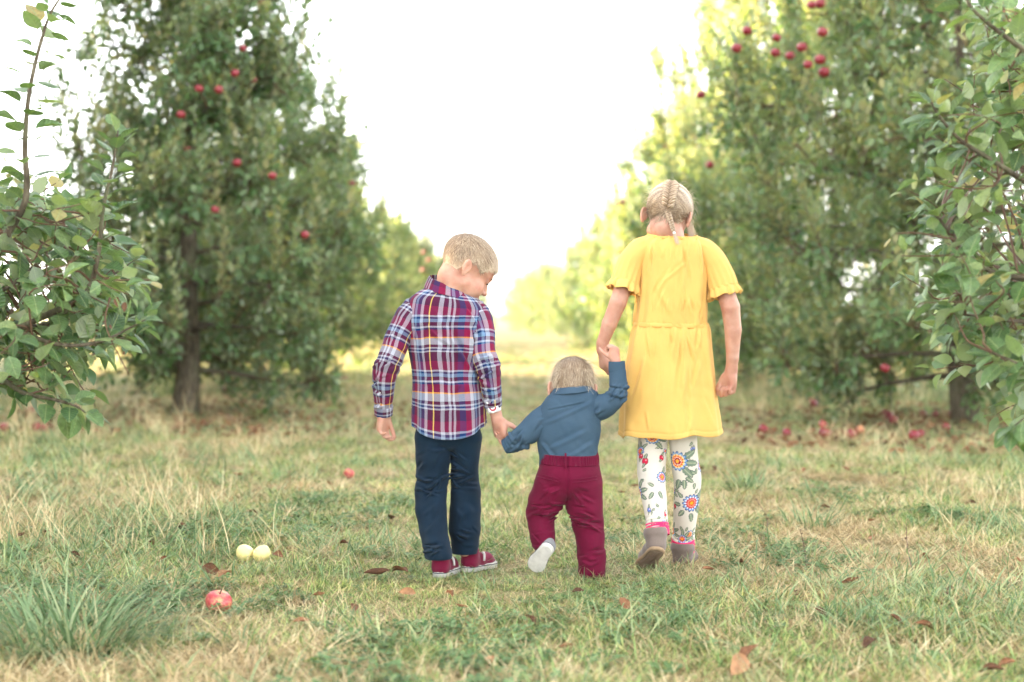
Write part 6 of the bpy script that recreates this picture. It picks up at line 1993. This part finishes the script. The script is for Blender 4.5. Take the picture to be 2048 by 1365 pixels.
for (px, py) in ((702, 1208), (812, 1180), (640, 1180), (1246, 1215), (1640, 1225), (1850, 1110), (1745, 1075), (1745, 1045), (1480, 1130), (1415, 1145), (1585, 945), (1610, 945), (1665, 940), (1690, 945), (1790, 950), (1565, 870),
                 (840, 990), (785, 1035), (880, 990), (690, 1090), (560, 1110), (300, 1090), (150, 1118), (40, 1075), (90, 1065), (325, 1118), (370, 1060), (2035, 1120), (1990, 1020), (1940, 1005), (2020, 1320), (1985, 1335), (1270, 970), (1240, 985), (1400, 935), (1430, 935),
                 (600, 1240), (900, 1190), (930, 1215), (1060, 1240), (1130, 1290), (980, 1330), (1800, 1240), (1850, 1250), (230, 1060), (500, 1030), (1150, 1190), (1700, 1170), (655, 970), (470, 950), (1650, 1020), (1900, 1180)):
    fallen_leaf(px + _dr.normal(0, 3), py, _dr.uniform(.04, .07))
# litter under the two nearer trees is past counting
_P = []
for k in range(1500):
    a = _dr.random() * 6.28; rr = 2.2 * math.sqrt(_dr.random())
    cx, cy = ((-2.6, 13.4) if k % 2 else (3.5, 12.2))
    _P.append((cx + rr * math.cos(a), cy + 1.2 * rr * math.sin(a)))
_P = np.array(_P)
scatter_object('leaf_litter', DEAD, np.stack([_P[:, 0], _P[:, 1], ground_z(_P[:, 0], _P[:, 1]) + .02], -1), _dr.normal(0, .5, (1500, 3)) + np.array([0, 0, 1]) * _dr.uniform(0, 6, (1500, 1)), _dr.uniform(.06, .10, 1500), _dr.integers(0, 7, 1500))

# ---------------------------------------------------------------- tussocks, weeds, stalks
M_tus = grass_mat('tussock_green', [(0, (.10, .17, .07)), (.4, (.17, .27, .12)), (.75, (.27, .37, .19)), (.92, (.36, .41, .22)), (1, (.55, .46, .26))])
def tussock(px, py, n, L, wdt, seed, label, spread=.08, mat=None, lean=(.15, 1.0), curl=(.5, 1.7)):
    rng = np.random.default_rng(seed); g = Geo(); p = gpt(px, py)
    for k in range(n):
        r = spread * math.sqrt(rng.random()); a = rng.random() * 2 * PI
        az = a + rng.normal(0, .5)
        V, T = blade(rng.uniform(*L), rng.uniform(*wdt), rng.uniform(*lean), az, rng.uniform(*curl), 5, (r * math.cos(a), r * math.sin(a)), rng.uniform(-.7, .7))
        g.add(V, T, None, rng.random() ** 1.3)
    o = add('grass_tussock', g.mesh('grass_tussock', mat or M_long), label=label, cat='grass tussock')
    o.location = p
    return o
tussock(140, 1290, 520, (.20, .44), (.004, .008), 1, 'big blue green grass tussock with long arching blades', .20, M_tus, (.35, 1.25), (.6, 1.7))
tussock(1495, 985, 130, (.12, .30), (.004, .008), 2, 'green tussock leaning over behind the girls boots', .12)
tussock(330, 800, 120, (.25, .60), (.005, .009), 3, 'tall pale tussock at the foot of the tall bushy tree', .2, M_green, (.05, .5), (.2, 1.0))
tussock(1010, 1040, 160, (.06, .15), (.003, .005), 4, 'low yellowish tussock between the boy and the toddler', .10, M_straw)
tussock(1620, 1060, 110, (.10, .24), (.004, .007), 5, 'small green tussock amid dead leaves beside the girls boots', .12)
tussock(640, 1010, 110, (.08, .20), (.003, .006), 6, 'small green tussock beyond the two yellow apples', .10)

def weed(px, py, n, L, seed, label, stand=.35):
    rng = np.random.default_rng(seed); p = gpt(px, py)
    root = empty('broadleaf_weed', p, label, 'weed')
    for k in range(n):
        V, Q, me = BIG_LEAVES[int(rng.integers(10))]
        az = k * 2.4 + rng.normal(0, .3); el = rng.uniform(.1, .9) * stand * 2
        d = np.array([math.cos(az) * math.cos(el), math.sin(az) * math.cos(el), math.sin(el)]); sd = unit(np.cross(d, [0, 0, 1.0])); n_ = np.cross(sd, d)
        s_ = L * rng.uniform(.7, 1.2)
        W2 = V * np.array([1, 1.35, .8])
        add('leaf', make_mesh('leaf', p + np.array([0, 0, .012]) + s_ * (W2 @ np.stack([d, -sd, n_])), Q, M_weed), root)
M_weed = leaf_material('weed_leaf', [(0, (.10, .19, .06)), (1, (.24, .34, .15))], [(0, (.18, .26, .13)), (1, (.26, .33, .2))], .3, .5)
weed(1655, 1335, 5, .085, 1, 'pale broad leaved weed next to the crumpled brown leaf')
weed(1330, 1350, 4, .075, 2, 'low broad leaved weed in clover')
weed(1550, 1265, 4, .05, 3, 'tiny broad leaved weed above the crumpled brown leaf')
weed(395, 1290, 4, .07, 4, 'broad leaved weed below the large windfall apple')
weed(620, 1345, 4, .065, 5, 'broad leaved weed at the edge of the tussock')
weed(1880, 1320, 4, .06, 6, 'yellow green weed among dry stalks')
def stalk(pts, r, label):
    P = catmull(np.array([gpt(*p[:2]) + np.array([0, 0, p[2]]) for p in pts]), 10)
    V, T, Q = tube_np(P, np.linspace(r, r * .4, 10), 6)
    g = Geo(); g.add(V, T, Q, .3)
    rng = np.random.default_rng(int(pts[0][0]))
    for k in range(16):
        c = P[int(rng.integers(3, 10))] + rng.normal(0, r * .8, 3)
        V2, T2, Q2 = tube_np([c, c + rng.normal(0, .004, 3)], [r * .9, r * .3], 4); g.add(V2, T2, Q2, .3)
    add('dry_stalk', g.mesh('dry_stalk', M_twig), label=label, cat='stalk', group='dry stalks in the grass')
for pts in (((1520, 1100, .01), (1535, 1070, .05), (1512, 1055, .12)), ((1612, 1160, .01), (1610, 1130, .05), (1600, 1120, .13)), ((1625, 1255, .01), (1612, 1235, .03), (1590, 1215, .05)), ((1865, 1250, .01), (1885, 1225, .03), (1900, 1205, .05)), ((1830, 1170, .01), (1815, 1120, .06), (1812, 1110, .14))):
    stalk(pts, .0022, 'dry brown seed stalk sticking up from the grass')
# ================================================================ the bright air between the trees
def build_haze():
    lo, hi = (-90, -20, -1.2), (90, 135, 9.5)
    V = [(x, y, z) for z in (lo[2], hi[2]) for y in (lo[1], hi[1]) for x in (lo[0], hi[0])]
    Q = [(0, 2, 3, 1), (4, 5, 7, 6), (0, 1, 5, 4), (2, 6, 7, 3), (0, 4, 6, 2), (1, 3, 7, 5)]
    m, nt, out = mat_new('haze')
    pv = N_(nt, 'VolumePrincipled')
    pv.inputs['Color'].default_value = (.96, .97, 1.0, 1)
    pv.inputs['Density'].default_value = 0.0004
    pv.inputs['Anisotropy'].default_value = 0.2
    nt.links.new(pv.outputs[0], out.inputs['Volume'])
    add('haze', make_mesh('haze', V, np.array(Q), m, smooth=False), kind='stuff')
build_haze()
